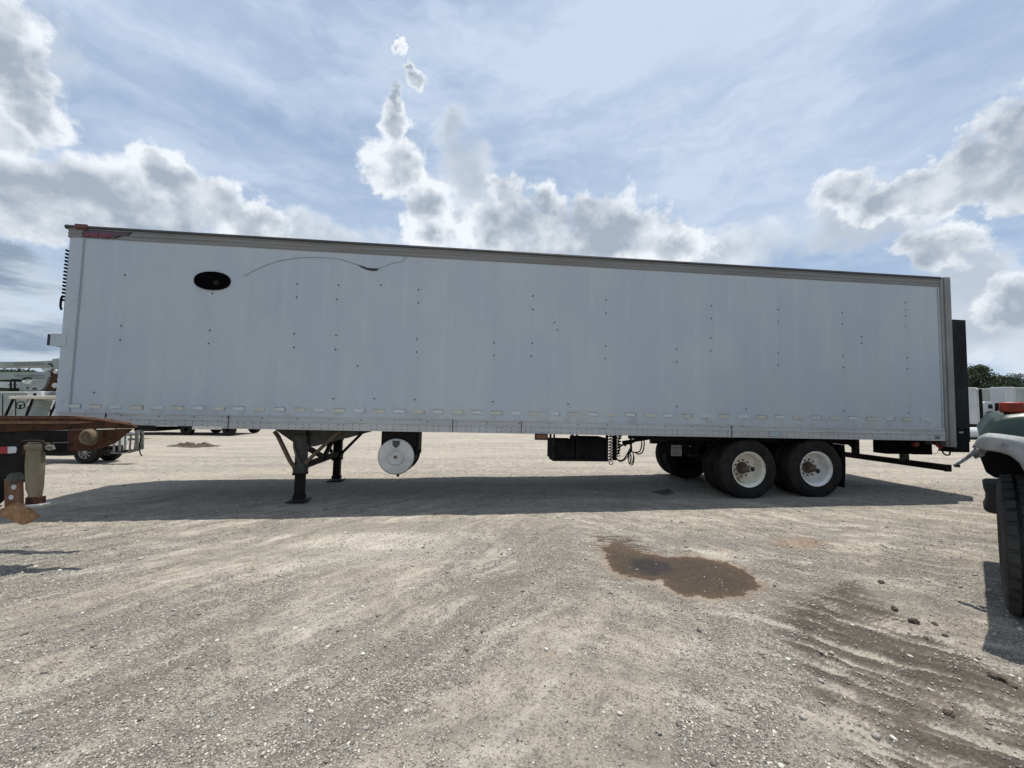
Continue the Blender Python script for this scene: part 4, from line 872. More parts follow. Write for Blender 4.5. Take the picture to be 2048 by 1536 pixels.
for px in (-60, -260, -460, -660): p = R3(px, 860); mb.box(p.x, p.x + .08, .10, .46, p.z - .06, p.z + .02)
mb.each('deck_crossbar', M['rust'], RT_)
tail = rprism([(134, 860.5), (262, 857.5), (248, 868), (226, 886), (212, 892), (197, 898), (170, 902), (134, 903)], YR + .006, YR + .04, 'tail_plate', 'rust')
c = R3(182, 874); mb = MB(); mb.lathe([(-.035, 0), (-.035, .038), (-.05, .045), (-.055, .062), (-.045, .072), (-.02, .082), (.01, .085)], c, (0, 1, 0), 28); mb.build('pivot_bolt', M['tan_brace'], tail, smooth=30)
mb = MB(); p = R3(205, 873); mb.box(p.x - .015, p.x + .02, -.02, .01, p.z - .05, p.z + .05); mb.build('plate_rib', M['rust'], tail)
rprism([(-900, 862), (140, 862), (140, 904), (85, 904), (60, 905), (-900, 905)], YR + .015, YR + .12, 'dark_frame', 'steel_black')
rprism([(104, 884.5), (135, 884), (135, 886), (104, 886.5)], YR + .0, YR + .016, 'frame_edge', 'grey_metal', bev=0)
rprism([(-200, 905), (48, 905), (48, 958), (40, 966), (20, 968), (-10, 957), (-200, 930)], YR + .04, YR + .10, 'lower_gusset', 'steel_black')
t1 = rprism([(-40, 894), (15, 893.5), (15, 907), (-40, 908.5)], YR + .008, YR + .014, 'red_reflector_tape', 'tape_red', bev=0); rprism([(15.3, 893.5), (30, 893), (33, 897), (31, 906), (15.3, 907)], YR + .008, YR + .014, 'white_reflector_tape', 'tape_white', bev=0)
lk = rprism([(8, 958), (39, 962), (40, 1014), (8, 1014)], YR + .0, YR + .035, 'link_plate', 'rust_light')
mb = MB()
for px, py, r in ((28.5, 974, .024), (23, 994.5, .024)):
    c = R3(px, py); mb.cyl(c + Vector((0, -.004, 0)), c + Vector((0, .0, 0)), r, n=16)
mb.each('pin_hole', M['tape_white'], lk)
c = R3(27, 957); mb = MB(); mb.lathe([(-.03, 0), (-.03, .03), (-.022, .034), (-.018, .050), (.0, .058), (.04, .058)], c, (0, 1, 0), 24); mb.build('link_bolt', M['chassis_grey'], lk, smooth=30)
bl = rprism([(-18, 1026), (28, 1006), (45, 1012), (72, 1033), (70, 1037), (47, 1050), (42, 1050), (2, 1032)], YR - .10, YR - .06, 'end_block', 'tan_block')
mb = MB(); p0, p1 = R3(-2, 1024), R3(30, 1007); mb.beam(p0 + Vector((0, -.11, .005)), p1 + Vector((0, -.11, .005)), .012, .02, (0, 1, 0)); mb.build('weld_bead', M['rust_light'], bl)
JY = YR - .16
jk = rprism([(50, 890), (80.5, 890), (79.5, 930), (77, 975), (75, 985), (71, 1004), (52, 1004), (54, 990), (49, 978), (48, 930), (50, 900)], JY, JY + .05, 'hanging_leg', 'galv', bev=.008)
mb = MB(); a = R3(51.5, 894, JY); b_ = R3(86.5, 894, JY); rr = .033
mb.cyl(Vector((a.x, JY - YR + .028, a.z)), Vector((b_.x, JY - YR + .028, b_.z)), .042, n=20); mb.build('leg_sleeve', M['galv'], jk, smooth=40)
rprism([(50, 995), (78, 994), (77, 1008), (49, 1009)], JY - .005, JY + .055, 'leg_shoe', 'rust', jk); rprism([(49, 1011), (80, 1009.5), (80, 1013), (76, 1017), (49, 1014.5)], JY - .05, JY + .10, 'leg_pad', 'zinc', jk)
mb = MB(); pts = [R3(42, 906, JY), R3(40, 893, JY), R3(44, 885, JY), R3(52, 882.5, JY), R3(78, 882.5, JY), R3(87, 885, JY), R3(91, 894, JY), R3(91, 904, JY)]; mb.tube(smoothpts(pts, 4), .013, 8); mb.build('hanger_loop', M['steel_black'], jk)
mb = MB(); mb.tube([R3(90, 894, JY), R3(98, 893, JY), R3(106, 892, JY), R3(108, 897, JY), R3(100, 899, JY), R3(92, 896, JY)], .012, 7); mb.build('shackle', M['grey_metal'], jk)
c = R3(44, 898, JY); mb = MB(); mb.box(c.x - .028, c.x + .022, JY - YR, JY - YR + .06, c.z - .05, c.z + .035); mb.box(c.x - .03, c.x + .02, JY - YR + .06, .03, c.z - .02, c.z + .02); mb.build('lug', M['rust'], jk, bevel=.008)
# the trailer's own axle and wheels, beyond the frame edge
mb = MB()
for dx in (-2.2, -3.15):
    for dy in (.0, 1.7):
        c = Vector((dx - .9, dy + .1, .40)); mb.lathe([(-.11, .2), (-.115, .3), (-.10, .385), (-.07, .40), (.07, .40), (.10, .385), (.115, .3), (.11, .2)], c, (0, 1, 0), 30)
mb.each('wheel', M['rubber'], RT_)

# ------------------------------------------------------------ green truck, right foreground
PHI = math.radians(49.2); WC = Vector((3.887, 3.2, 0))
GT = empty('green_truck', WC, (0, 0, math.pi / 2 - PHI))
tag(GT, 'dark green old truck with chalky white front fender at the right edge', 'truck')
# local x: away from the camera (towards the truck's tail), local y: outward to the picture's left, z up
def gl_(px, py, xs):                           # point a pixel shows on the truck's lateral plane x = xs
    Rg = Matrix.Rotation(math.pi / 2 - PHI, 3, 'Z'); Ri = Rg.transposed(); o = Ri @ (CAM - WC); d = Ri @ ray(px, py); t_ = (xs - o.x) / d.x; return o + d * t_
def gwheel(yc, par, RR=.53):
    w0 = empty('front_wheel', (0, yc, RR - .01)); w0.parent = par
    mb = MB(); wd = .30; s_ = wd / 2; n = 60
    prof = [(-s_ * .7, .30), (-s_ * .95, .34), (-s_ * 1.05, .42), (-s_ * 1.0, .475), (-s_ * .93, .505), (-s_ * .80, .508), (-s_ * .5, .508), (-s_ * .48, .498), (s_ * .48, .498), (s_ * .5, .508), (s_ * .80, .508), (s_ * .93, .505), (s_, .475), (s_ * 1.05, .42), (s_ * .95, .34), (s_ * .7, .30)]
    mb.lathe([(a, r) for a, r in prof], (0, 0, 0), (0, 1, 0), 80)
    # scalloped shoulder lugs and centre ribs
    for k in range(34):
        a = k / 34 * 2 * math.pi; da = .062
        for sgn in (1, -1):
            off = 0 if sgn > 0 else math.pi / 34
            for y0, y1, r1 in ((.55, .90, .531),):
                vs = []
                for yy in (y0 * s_, y1 * s_):
                    for aa in (a + off - da, a + off + da):
                        for r in (.495, r1 if yy < .8 * s_ else r1 - .010): vs.append((r * math.cos(aa), sgn * yy, r * math.sin(aa)))
                mb.add(vs, [(0, 1, 3, 2), (4, 6, 7, 5), (0, 4, 5, 1), (2, 3, 7, 6), (0, 2, 6, 4), (1, 5, 7, 3)])
        for yy in (-.28, 0, .28):
            aa = a + yy * .25; vs = []
            for y2 in (yy * s_ - .017, yy * s_ + .017):
                for a2 in (aa - .075, aa + .075):
                    for r in (.49, .529): vs.append((r * math.cos(a2), y2, r * math.sin(a2)))
            mb.add(vs, [(0, 1, 3, 2), (4, 6, 7, 5), (0, 4, 5, 1), (2, 3, 7, 6), (0, 2, 6, 4), (1, 5, 7, 3)])
    mb.build('tyre', M['rubber_near'], w0, smooth=32)
    mb = MB(); mb.lathe([(s_ * .8, .302), (s_ * .7, .27), (s_ * .3, .25), (s_ * .35, .12), (s_ * .9, .10), (s_ * .95, 0)], (0, 0, 0), (0, 1, 0), 40); mb.lathe([(-s_ * .8, .302), (-s_ * .7, .27), (s_ * .2, .25)], (0, 0, 0), (0, 1, 0), 40); mb.build('rim', M['fender_white'], w0, smooth=35)
    return w0
gwheel(-.15, GT); gwheel(-2.05, GT)
# fender: shell lofted over the wheel
FY = [-.60, -.20, -.108, -.048, .0, .063, .085, .100, .112]
FZ = [1.30, 1.35, 1.358, 1.368, 1.376, 1.380, 1.365, 1.338, 1.305]
LY = [-.60, -.20, -.15, -.108, -.085, -.048, 0., .063, .112]
LZ = [.92, .95, 1.02, 1.13, 1.20, 1.243, 1.262, 1.272, 1.285]
def fend(a, b_):                               # a along x (front -> back), b across (outer -> inner)
    yy = .112 - .712 * b_ ** 1.6; x = -.62 + 1.15 * a
    z = float(np.interp(yy, FY, FZ)) - .10 * max(0, (a - .35) / .65) ** 2
    return (x, yy - .10 * a, z)
mb = MB(); mb.grid(fend, 20, 40)
def lip(a, b_):
    x, y, z = fend(0, a); zb = float(np.interp(y, LY, LZ)); return (x - .014 * math.sin(b_ * 3.14) + .01 * b_, y, z + (zb - z) * b_)
mb.grid(lip, 40, 5)
def olip(a, b_):
    x, y, z = fend(a, 0); return (x, y + .008 * math.sin(b_ * 3.14), z - .03 * b_)
mb.grid(olip, 20, 3); fd = mb.build('fender', M['fender_white'], GT, smooth=50, solid=.006)
# bent strip torn from the fender corner
mb = MB(); pts = [gl_(*p, .15) for p in ((1955, 897), (1946, 906), (1936, 914), (1925, 922), (1914, 928), (1907, 931))]
for k in range(len(pts) - 1): mb.beam(pts[k], pts[k + 1], .05, .030 - .003 * k, (0, 0, 1))
mb.build('torn_fender_strip', M['bent_alu'], fd, bevel=.004)
mb = MB(); p0 = gl_(1910, 931.5, .15); mb.beam(p0 + Vector((0, .005, 0)), p0 + Vector((0, -.03, .0)), .05, .02); mb.build('strip_tip', M['dark_line'], fd)
mb = MB(); pts = [gl_(*p, .2) for p in ((1948, 896), (1975, 900), (1968, 912), (1950, 918), (1944, 910))]; mb.prism([(p.y, p.z) for p in pts], lambda a, b_: (.2, a, b_), lambda a, b_: (.23, a, b_)); mb.build('strip_gusset', M['bent_alu'], fd)
# inner wheel housing and the part behind the wheel
mb = MB(); pts = [gl_(*p, .45) for p in ((1955, 902), (2060, 905), (2060, 960), (1990, 956), (1972, 945))]; mb.prism([(p.y, p.z) for p in pts], lambda a, b_: (.45, a, b_), lambda a, b_: (.60, a, b_)); mb.build('wheel_housing', M['matt_black'], GT, bevel=.01)
mb = MB(); pts = [gl_(*p, 1.15) for p in ((1965, 969), (1970, 965.5), (2002, 966), (2015, 975), (2015, 1030), (1995, 1029), (1975, 1025), (1966, 1017), (1972, 1007), (1972, 990), (1967, 978))]
mb.prism([(p.y, p.z) for p in pts], lambda a, b_: (1.15, a, b_), lambda a, b_: (1.55, a, b_)); mb.build('step_tank', M['rubber_near'], GT, bevel=.015)
# hood: lofted across the width
HW = -2.3
HY = [-2.22, -2.17, -2.0, -.30, -.137, -.05, .01, .05, .083]
HZ = [1.36, 1.45, 1.52, 1.535, 1.530, 1.515, 1.489, 1.425, 1.357]
CY_ = [-2.22, -2.0, -.137, .083]; CZ_ = [1.355, 1.31, 1.31, 1.354]
def hood(a, b_):
    y = .083 - 2.303 * (b_ ** 1.8 if b_ < .5 else 1 - (1 - b_) ** 1.8 * (1 - .5 ** 1.8) / .5 ** 1.8); x = -.30 + 2.0 * a
    return (x, y, float(np.interp(y, HY, HZ)) + .02 * a)
mb = MB(); mb.grid(hood, 16, 80); hd = mb.build('hood', M['green'], GT, smooth=60, solid=.006)
def hfront(a, b_):
    x, y, z = hood(0, a); zc = float(np.interp(y, CY_, CZ_)); return (x - .05 * math.sin(b_ * 1.57), y, z + (min(zc, z) - z) * b_)
mb = MB(); mb.grid(hfront, 80, 5); mb.grid(lambda a, b_: (-.28, hood(0, a)[1], float(np.interp(hood(0, a)[1], CY_, CZ_)) - .05 * b_), 40, 2); mb.grid(lambda a, b_: (hood(a, 0)[0], .081 - .03 * b_, 1.357 - .06 * b_), 12, 3); mb.build('hood_side', M['green'], hd, smooth=50, solid=.006)
mb = MB(); mb.tube([Vector((-.353, hood(0, k / 40)[1], float(np.interp(hood(0, k / 40)[1], CY_, CZ_)))) for k in range(41)], .005, 6); mb.build('hood_trim', M['grey_metal'], hd)
# turn signal
p = gl_(2020.5, 815, -.12); mb = MB(); mb.box(-.12, .0, p.y - .068, p.y + .052, p.z - .042, p.z + .042); ts = mb.build('turn_signal', M['orange'], GT, bevel=.012)
mb = MB(); mb.box(-.10, .02, p.y - .045, p.y + .03, 1.47, p.z - .04); mb.build('signal_base', M['steel_black'], ts)
# remaining front, cab and chassis, out of the picture to the right
mb = MB(); mb.box(-.62, -.50, -2.25, -.62, .62, .86); mb.build('front_bumper', M['fender_white'], GT, bevel=.02)
mb = MB(); mb.box(-.36, -.30, -1.75, -.62, .80, 1.42); mb.build('grille', M['steel_black'], GT, bevel=.02)
mb = MB(); mb.prism([(1.7, 1.0), (1.7, 1.62), (2.0, 2.45), (3.1, 2.48), (3.2, 1.0)], lambda a, b_: (a, -.42, b_), lambda a, b_: (a, -1.85, b_)); mb.build('cab', M['green'], GT, bevel=.04)
mb = MB(); mb.prism([(2.05, 1.65), (2.15, 2.3), (2.9, 2.3), (2.95, 1.65)], lambda a, b_: (a, -.412, b_), lambda a, b_: (a, -.43, b_)); mb.build('cab_window', M['glass'], GT)
mb = MB(); mb.box(-.4, 6.4, -1.45, -1.35, .62, .85); mb.box(-.4, 6.4, -.9, -.8, .62, .85); mb.box(-.08, .08, -1.9, -.2, .42, .56); mb.each('chassis', M['steel_black'], GT)
mb = MB()
for xx in (4.6, 5.9):
    for yy in (-.38, -2.1): mb.lathe([(-.15, .28), (-.16, .45), (-.13, .51), (.13, .51), (.16, .45), (.15, .28), (0, .25), (0, 0)], (xx, yy, .51), (0, 1, 0), 30)
mb.each('rear_wheel', M['rubber'], GT)

# ------------------------------------------------------------ golf cart seen past the rusty trailer
YG = 10.3
GC = empty('golf_cart', (at(100, 900, YG).x, YG, 0)); GL = GC.location.copy(); tag(GC, 'pale golf cart with cream roof and rear tube cage behind the rusty trailer', 'golf cart')
def G3(px, py, dy=0): p = at(px, py, YG) - GL; return Vector((p.x, dy, p.z))
def gpr(pts, y0, y1, name, mt, par=GC, bev=.01):
    mb = MB(); mb.prism([(G3(*p).x, G3(*p).z) for p in pts], lambda a, b_: (a, y0, b_), lambda a, b_: (a, y1, b_)); return mb.build(name, M[mt], par, bevel=bev)
gpr([(20, 794), (28, 792), (150, 791), (150, 797), (30, 798), (22, 797)], -.05, 1.05, 'roof', 'cream')
mb = MB()
for y in (0, 1.0): mb.beam(G3(27, 797, y), G3(9, 836, y), .04, .035, (0, 1, 0)); mb.beam(G3(66, 797, y), G3(50, 838, y), .035, .035, (0, 1, 0)); mb.beam(G3(140, 797, y), G3(146, 850, y), .03, .03, (0, 1, 0))
mb.each('roof_post', M['matt_black'], GC)
gpr([(-10, 838), (30, 834), (60, 850), (150, 852), (215, 866), (215, 893), (-15, 893)], .05, .55, 'body', 'offwhite')
gpr([(26, 800), (62, 800), (50, 836), (11, 836)], .48, .50, 'windscreen_frame', 'lift_green')
c = G3(36, 810.5, .05); mb = MB(); mb.tube([c + Vector((.12 * math.cos(i * .3927), .0, .095 * math.sin(i * .3927))) for i in range(17)], .012, 6); mb.beam(c + Vector((-.11, 0, .0)), c + Vector((.1, 0, .01)), .02, .025, (0, 1, 0)); mb.beam(c, c + Vector((0, 0, -.09)), .02, .03, (0, 1, 0)); mb.build('steering_wheel', M['matt_black'], GC)
gpr([(60, 852), (100, 850), (103, 840), (62, 842)], .1, .9, 'seat', 'offwhite')
def cwheel(px, y):
    c = G3(px, 905, y); c.z = .30; w0 = empty('wheel', c); w0.parent = GC; n = 32
    mb = MB(); mb.lathe([(-.09, .17), (-.10, .22), (-.09, .28), (-.06, .30), (.06, .30), (.09, .28), (.10, .22), (.09, .17)], (0, 0, 0), (0, 1, 0), n); mb.build('tyre', M['rubber'], w0, smooth=30)
    mb = MB(); mb.lathe([(-.075, .175), (-.085, .168), (-.06, .155), (.05, .15)], (0, 0, 0), (0, 1, 0), n); mb.lathe([(-.08, 0), (-.08, .03), (-.07, .035)], (0, 0, 0), (0, 1, 0), 14)
    for k in range(9): a = k * .698; mb.beam((.03 * math.cos(a), -.070, .03 * math.sin(a)), (.162 * math.cos(a), -.066, .162 * math.sin(a)), .016, .022, (0, 1, 0))
    mb.build('rim', M['alloy'], w0, smooth=30); mb = MB(); mb.cyl((0, -.03, 0), (0, -.025, 0), .155, n=24); mb.build('brake_disc', M['dark_line'], w0)
for px, y in ((172, .05), (172, .62), (-20, .05), (-20, .62)): cwheel(px, y)
mb = MB()
fr = lambda p, y: G3(*p, y)
for y in (.0, .14):
    for a, b_ in (((228, 866), (228, 905)), ((272, 862), (272, 900)), ((276, 862), (276, 899)), ((240, 869), (262, 871)), ((240, 869), (240, 903)), ((262, 871), (259, 902)), ((222, 906), (250, 906)), ((250, 906), (275, 899))): mb.beam(fr(a, y), fr(b_, y), .03, .03, (0, 1, 0))
for p in ((272, 862), (275, 899), (228, 905), (228, 868)): mb.beam(fr(p, 0), fr(p, .14), .03, .03)
mb.build('rear_cage', M['grey_metal'], GC)
gpr([(200, 900), (222, 903), (250, 900), (270, 898), (270, 902), (250, 907), (215, 909), (198, 905)], 0, .14, 'rear_step', 'steel_black')
gpr([(76, 893), (150, 893), (150, 911), (120, 912), (76, 911)], .0, .5, 'sill', 'steel_black')
mb = MB(); mb.tube(smoothpts([fr((280, 862), 0), fr((282, 872), 0), fr((279, 890), 0), fr((280, 905), 0), fr((284, 912), 0)], 4), .014, 6); mb.build('hanging_strap', M['matt_black'], GC)
mb = MB(); mb.box(G3(258, 860).x, G3(274, 860).x, .0, .14, G3(0, 867).z, G3(0, 864).z); mb.build('cage_tray', M['zinc'], GC)

# ------------------------------------------------------------ bucket truck and service truck, far left
YB = 17.
BT = empty('bucket_truck', (at(30, 860, YB).x, YB, 0)); BL = BT.location.copy(); tag(BT, 'pale grey green bucket truck with its folded booms lying level, far left', 'bucket truck')
def B3(px, py, dy=0): p = at(px, py, YB) - BL; return Vector((p.x, dy, p.z))
def bpr(pts, y0, y1, name, mt, par=BT, bev=.015):
    mb = MB(); mb.prism([(B3(*p).x, B3(*p).z) for p in pts], lambda a, b_: (a, y0, b_), lambda a, b_: (a, y1, b_)); return mb.build(name, M[mt], par, bevel=bev)
bpr([(-330, 722), (0, 720.5), (50, 719.5), (78, 718), (84, 724), (76, 731), (50, 732), (0, 732.5), (-330, 735)], .5, .85, 'upper_boom', 'lift_green')
bpr([(80, 715), (97, 713.5), (102, 714), (102, 719), (109, 722), (109, 735), (104, 738), (84, 737), (80, 731)], .45, .95, 'boom_elbow', 'lift_green')
bpr([(50, 732), (76, 731), (72, 738), (60, 742), (54, 738)], .55, .75, 'boom_cradle', 'offwhite')
bpr([(-330, 742), (0, 742), (15, 742), (75, 741), (84, 750), (76, 756), (60, 756), (30, 755), (15, 757), (-330, 758)], .5, .85, 'lower_boom', 'lift_green')
bpr([(20, 764), (30, 758), (66, 757), (77, 752), (74, 762), (68, 774), (60, 781), (18, 781), (18, 768)], .35, .95, 'turret', 'lift_green')
bpr([(78, 742), (95, 741), (98, 756), (92, 775), (84, 782), (66, 782), (76, 768), (80, 756)], .4, .8, 'pedestal', 'rust')
mb = MB(); mb.tube(smoothpts([B3(26, 763, .3), B3(30, 757, .3), B3(38, 755, .3), B3(46, 755.5, .3)], 4), .04, 6); mb.tube(smoothpts([B3(98, 739, .4), B3(96, 752, .4), B3(101, 765, .4)], 4), .04, 6); mb.tube(smoothpts([B3(102, 738, .4), B3(104, 752, .4), B3(100, 766, .4), B3(106, 775, .4)], 4), .04, 6); mb.tube([B3(0, 758, .4), B3(14, 758.5, .4), B3(20, 763, .4)], .03, 6); mb.each('hydraulic_hose', M['matt_black'], BT)
mb = MB(); mb.tube([B3(30, 762, .32), B3(46, 765, .32)], .09, 10); mb.build('hydraulic_ram', M['offwhite'], BT)
mb = MB(); a = B3(50, 777, .33); mb.box(a.x - .09, a.x + .09, .325, .345, a.z - .04, a.z + .04); a = B3(36, 775, .33); mb.cyl((a.x, .325, a.z), (a.x, .345, a.z), .045, n=12); mb.each('turret_opening', M['dark_line'], BT)
bpr([(-330, 783), (50, 783), (50, 787), (-330, 787)], .0, 1.6, 'body_top_edge', 'offwhite'); bpr([(-330, 787.5), (50, 787.5), (50, 838), (-330, 838)], .03, 1.6, 'utility_body', 'lift_green')
bpr([(-330, 838), (100, 838), (100, 848), (-330, 848)], .1, 1.5, 'truck_frame', 'steel_black')
bpr([(50.5, 783), (80, 783), (80, 794), (50.5, 794)], .05, 1.5, 'tail_locker', 'white_far'); mb = MB(); a = B3(67, 789, .04); mb.box(a.x - .06, a.x + .07, .035, .05, a.z - .055, a.z + .055); mb.build('locker_vent', M['steel_black'], BT)
mb = MB()
for a_, b_ in (((0, 728), (74, 726)), ((0, 723.5), (60, 723)), ((0, 750), (60, 749))): mb.beam(B3(*a_, .49), B3(*b_, .49), .02, .035, (0, 1, 0))
mb.each('boom_pipe', M['grey_metal'], BT)
mb = MB(); mb.beam(B3(103, 714, .44), B3(104, 744, .44), .03, .07, (0, 1, 0)); mb.beam(B3(104, 714, .44), B3(112, 713, .44), .03, .05, (0, 1, 0)); mb.beam(B3(83, 739, .44), B3(106, 741, .44), .03, .07, (0, 1, 0)); mb.beam(B3(74, 724, .44), B3(83, 731, .44), .03, .07, (0, 1, 0)); mb.each('elbow_bracket', M['steel_black'], BT)
mb = MB()
for x_, y_, r in ((92, 742, .10), (100, 757, .09), (104, 772, .08), (90, 770, .12), (98, 780, .09)): c = B3(x_, y_, .36); mb.lathe([(-.03, 0), (-.03, r * .8), (0, r), (.1, r), (.1, 0)], c, (0, 1, 0), 12)
mb.each('elbow_fitting', M['offwhite'], BT)
mb = MB()
for x_ in (-60, -30, 4, 30): mb.beam(B3(x_, 790, .02), B3(x_, 834, .02), .012, .03, (0, 1, 0))
mb.each('locker_seam', M['steel_black'], BT)
mb = MB(); mb.beam(B3(0, 769, .3), B3(16, 769, .3), .03, .04, (0, 1, 0)); mb.beam(B3(4, 760, .3), B3(4, 782, .3), .03, .06, (0, 1, 0)); mb.beam(B3(12, 760, .3), B3(12, 782, .3), .03, .06, (0, 1, 0)); mb.beam(B3(-30, 776, .3), B3(16, 777, .3), .03, .05, (0, 1, 0)); mb.each('hand_rail', M['steel_black'], BT)
bpr([(-40, 762), (16, 762), (16, 774), (-40, 774)], .5, .9, 'control_box', 'offwhite'); bpr([(82, 786), (100, 783), (108, 790), (108, 797), (82, 797)], .3, 1.2, 'rear_deck', 'grey_metal')
bpr([(-560, 760), (-500, 745), (-420, 745), (-420, 838), (-560, 838)], .1, 1.6, 'cab', 'white_far')
mb = MB()
for px in (-490, -180, -120): c = B3(px, 850, .1); mb.lathe([(-.12, .2), (-.13, .4), (-.1, .48), (.1, .48), (.13, .4), (.12, .2), (0, .2), (0, 0)], (c.x, .1, .48), (0, 1, 0), 24); mb.lathe([(-.12, .2), (-.13, .4), (-.1, .48), (.1, .48), (.13, .4), (.12, .2), (0, .2), (0, 0)], (c.x, 1.6, .48), (0, 1, 0), 24)
mb.each('wheel', M['rubber'], BT)
YS = 14.5
ST = empty('service_truck', (at(90, 860, YS).x, YS, 0)); SL = ST.location.copy(); tag(ST, 'white service truck tail with three round red lamps between bucket truck and long trailer', 'service truck')
def S3(px, py, dy=0): p = at(px, py, YS) - SL; return Vector((p.x, dy, p.z))
def spr(pts, y0, y1, name, mt, par=ST, bev=.01):
    mb = MB(); mb.prism([(S3(*p).x, S3(*p).z) for p in pts], lambda a, b_: (a, y0, b_), lambda a, b_: (a, y1, b_)); return mb.build(name, M[mt], par, bevel=bev)
spr([(66, 829), (72, 813), (150, 813), (150, 836), (66, 836)], 0., .5, 'tail_panel', 'white_far')
spr([(72, 800), (150, 800), (150, 812.5), (72, 812.5)], .3, 2.5, 'body', 'offwhite'); spr([(52, 828), (66, 828), (66, 845), (52, 845)], .1, .6, 'step', 'steel_black')
spr([(60, 846), (150, 846), (150, 836.5), (60, 836.5)], .05, 3.5, 'frame', 'steel_black')
for px, mt in ((80, 'red'), (88.5, 'red'), (98, 'red')): c = S3(px, 820.5); mb = MB(); mb.lathe([(-.03, 0), (-.03, .045), (-.015, .062), (0, .066)], c, (0, 1, 0), 18); tl_ = mb.build('tail_lamp', mat('deep_red_lens', (.09, .012, .012), .3), ST); mb = MB(); mb.lathe([(0, .07), (-.02, .07), (-.02, .060)], c, (0, 1, 0), 18); mb.build('lamp_ring', M['matt_black'], tl_)
mb = MB()
for x0, x1, y0, y1 in ((72, 80, 803, 811), (82, 85, 802, 809), (96, 102, 803, 810), (69, 78, 826, 829)): a = S3(x0, y1); b_ = S3(x1, y0); mb.box(a.x, b_.x, -.006 if y0 > 815 else .29, .302, a.z, b_.z)
mb.each('dark_opening', M['matt_black'], ST)
mb = MB(); mb.beam(S3(60, 812, -.1), S3(72, 799, -.1), .03, .09, (0, 1, 0)); mb.build('mirror', M['white_far'], ST)
mb = MB()
for dx in (-.2, -1.0): mb.lathe([(-.12, .2), (-.13, .36), (-.1, .42), (.1, .42), (.13, .36), (.12, .2), (0, .2), (0, 0)], (dx + .5, 1.8, .42), (0, 1, 0), 24)
mb.each('wheel', M['rubber'], ST)

# low black trailer far off, glimpsed below the long trailer
YF = 19.5
FT = empty('low_trailer', (at(370, 866, YF).x, YF, 0)); FL = FT.location.copy(); tag(FT, 'low black flat trailer glimpsed far off below the front of the long white trailer', 'flat trailer')
def F3(px, py, dy=0): p = at(px, py, YF) - FL; return Vector((p.x, dy, p.z))
mb = MB(); a = F3(268, 860); b_ = F3(467, 848); mb.box(a.x - 3, b_.x, 0, 2.2, .42, .62); mb.box(a.x, F3(312, 860).x, 0, 2., .2, .42); mb.box(F3(360, 860).x, F3(440, 860).x, .1, 2.1, .3, .42); mb.build('deck', M['steel_black'], FT)
mb = MB(); mb.box(F3(312, 850).x, F3(356, 850).x, -.02, .0, .44, .50); mb.box(F3(385, 850).x, F3(445, 850).x, -.02, .0, .30, .47); mb.each('side_strip', M['white_far'], FT)  # white strips added for the brightness seen through the underside
mb = MB()
for px in (372, 456): c = F3(px, 860); mb.lathe([(-.1, .1), (-.12, .24), (-.09, .3), (.09, .3), (.12, .24), (.1, .1), (0, .1), (0, 0)], (c.x, .1, .3), (0, 1, 0), 22); mb.lathe([(-.1, .1), (-.12, .24), (-.09, .3), (.09, .3), (.12, .24), (.1, .1), (0, .1), (0, 0)], (c.x, 2.0, .3), (0, 1, 0), 22)
mb.each('wheel', M['rubber'], FT)
# low heap of dark soil
p = hit_ground(388, 892); bm = bmesh.new(); bmesh.ops.create_grid(bm, x_segments=60, y_segments=30, size=1)
for v in bm.verts:
    x, y = v.co.x, v.co.y; e = max(0, 1 - (x * x + y * y)); n = float(fbm(np.array([x * 5 + 9.]), np.array([y * 3. + 4]), 4, 3)[0]); v.co = (x * 1.05, y * .55, .26 * e * max(0, n - .25) * 1.5 - .02)
me = bpy.data.meshes.new('soil_heap'); bm.to_mesh(me); bm.free(); me.materials.append(M['clod']); o = bpy.data.objects.new('soil_heap', me); col.objects.link(o); o.location = (p.x, p.y, hz_at(p.x, p.y)); tag(o, 'low dark heap of soil and brush on the far gravel', 'soil heap')

# ------------------------------------------------------------ vehicles far right
YQ = 24.
def Q3(px, py, Y=YQ): return at(px, py, Y)
def box_vehicle(x0, x1, ytop, ybot, Y, depth, name, lab, mt, cat, extra=None, grp=None):
    a = Q3(x0, ybot, Y); b_ = Q3(x1, ytop, Y); R0 = empty(name, (a.x, Y, 0)); tag(R0, lab, cat, grp); w_ = b_.x - a.x
    mb = MB(); mb.box(0, w_, 0, depth, a.z, b_.z); mb.build('cargo_box', M[mt], R0, bevel=.03)
    mb = MB()
    for xx in (0.01, w_ - .07): mb.box(xx, xx + .06, -.02, -.001, a.z + .03, b_.z - .03)
    mb.box(0.08, w_ - .08, -.02, -.001, b_.z - .09, b_.z - .03); mb.build('door_frame', M['offwhite'], R0)
    mb = MB(); mb.box(w_ * .1, w_ * .9, .2, max(depth - .2, .4), a.z - .2, a.z - .01); mb.each('chassis', M['steel_black'], R0)
    mb = MB()
    for yy in ((.5,) if depth < 2 else (.8, 2.0)):
        for xx in (.15, max(w_ - .25, .3)): mb.lathe([(-.12, .2), (-.13, .4), (-.1, .48), (.1, .48), (.13, .4), (.12, .2), (0, .2), (0, 0)], (xx, yy, .48), (1, 0, 0), 20)
    mb.each('wheel', M['rubber'], R0)
    return R0
b1 = box_vehicle(1915, 1955.5, 775, 848, 22, 1.6, 'box_trailer', 'tall narrow white box trailer end seen right behind the black liftgate', 'white_box', 'box trailer')
a = Q3(1955.5, 845, 22) - b1.location; c_ = Q3(1966, 778, 22) - b1.location; mb = MB(); mb.box(a.x + .01, c_.x, .05, 1.5, a.z, c_.z); mb.build('open_side', M['matt_black'], b1)
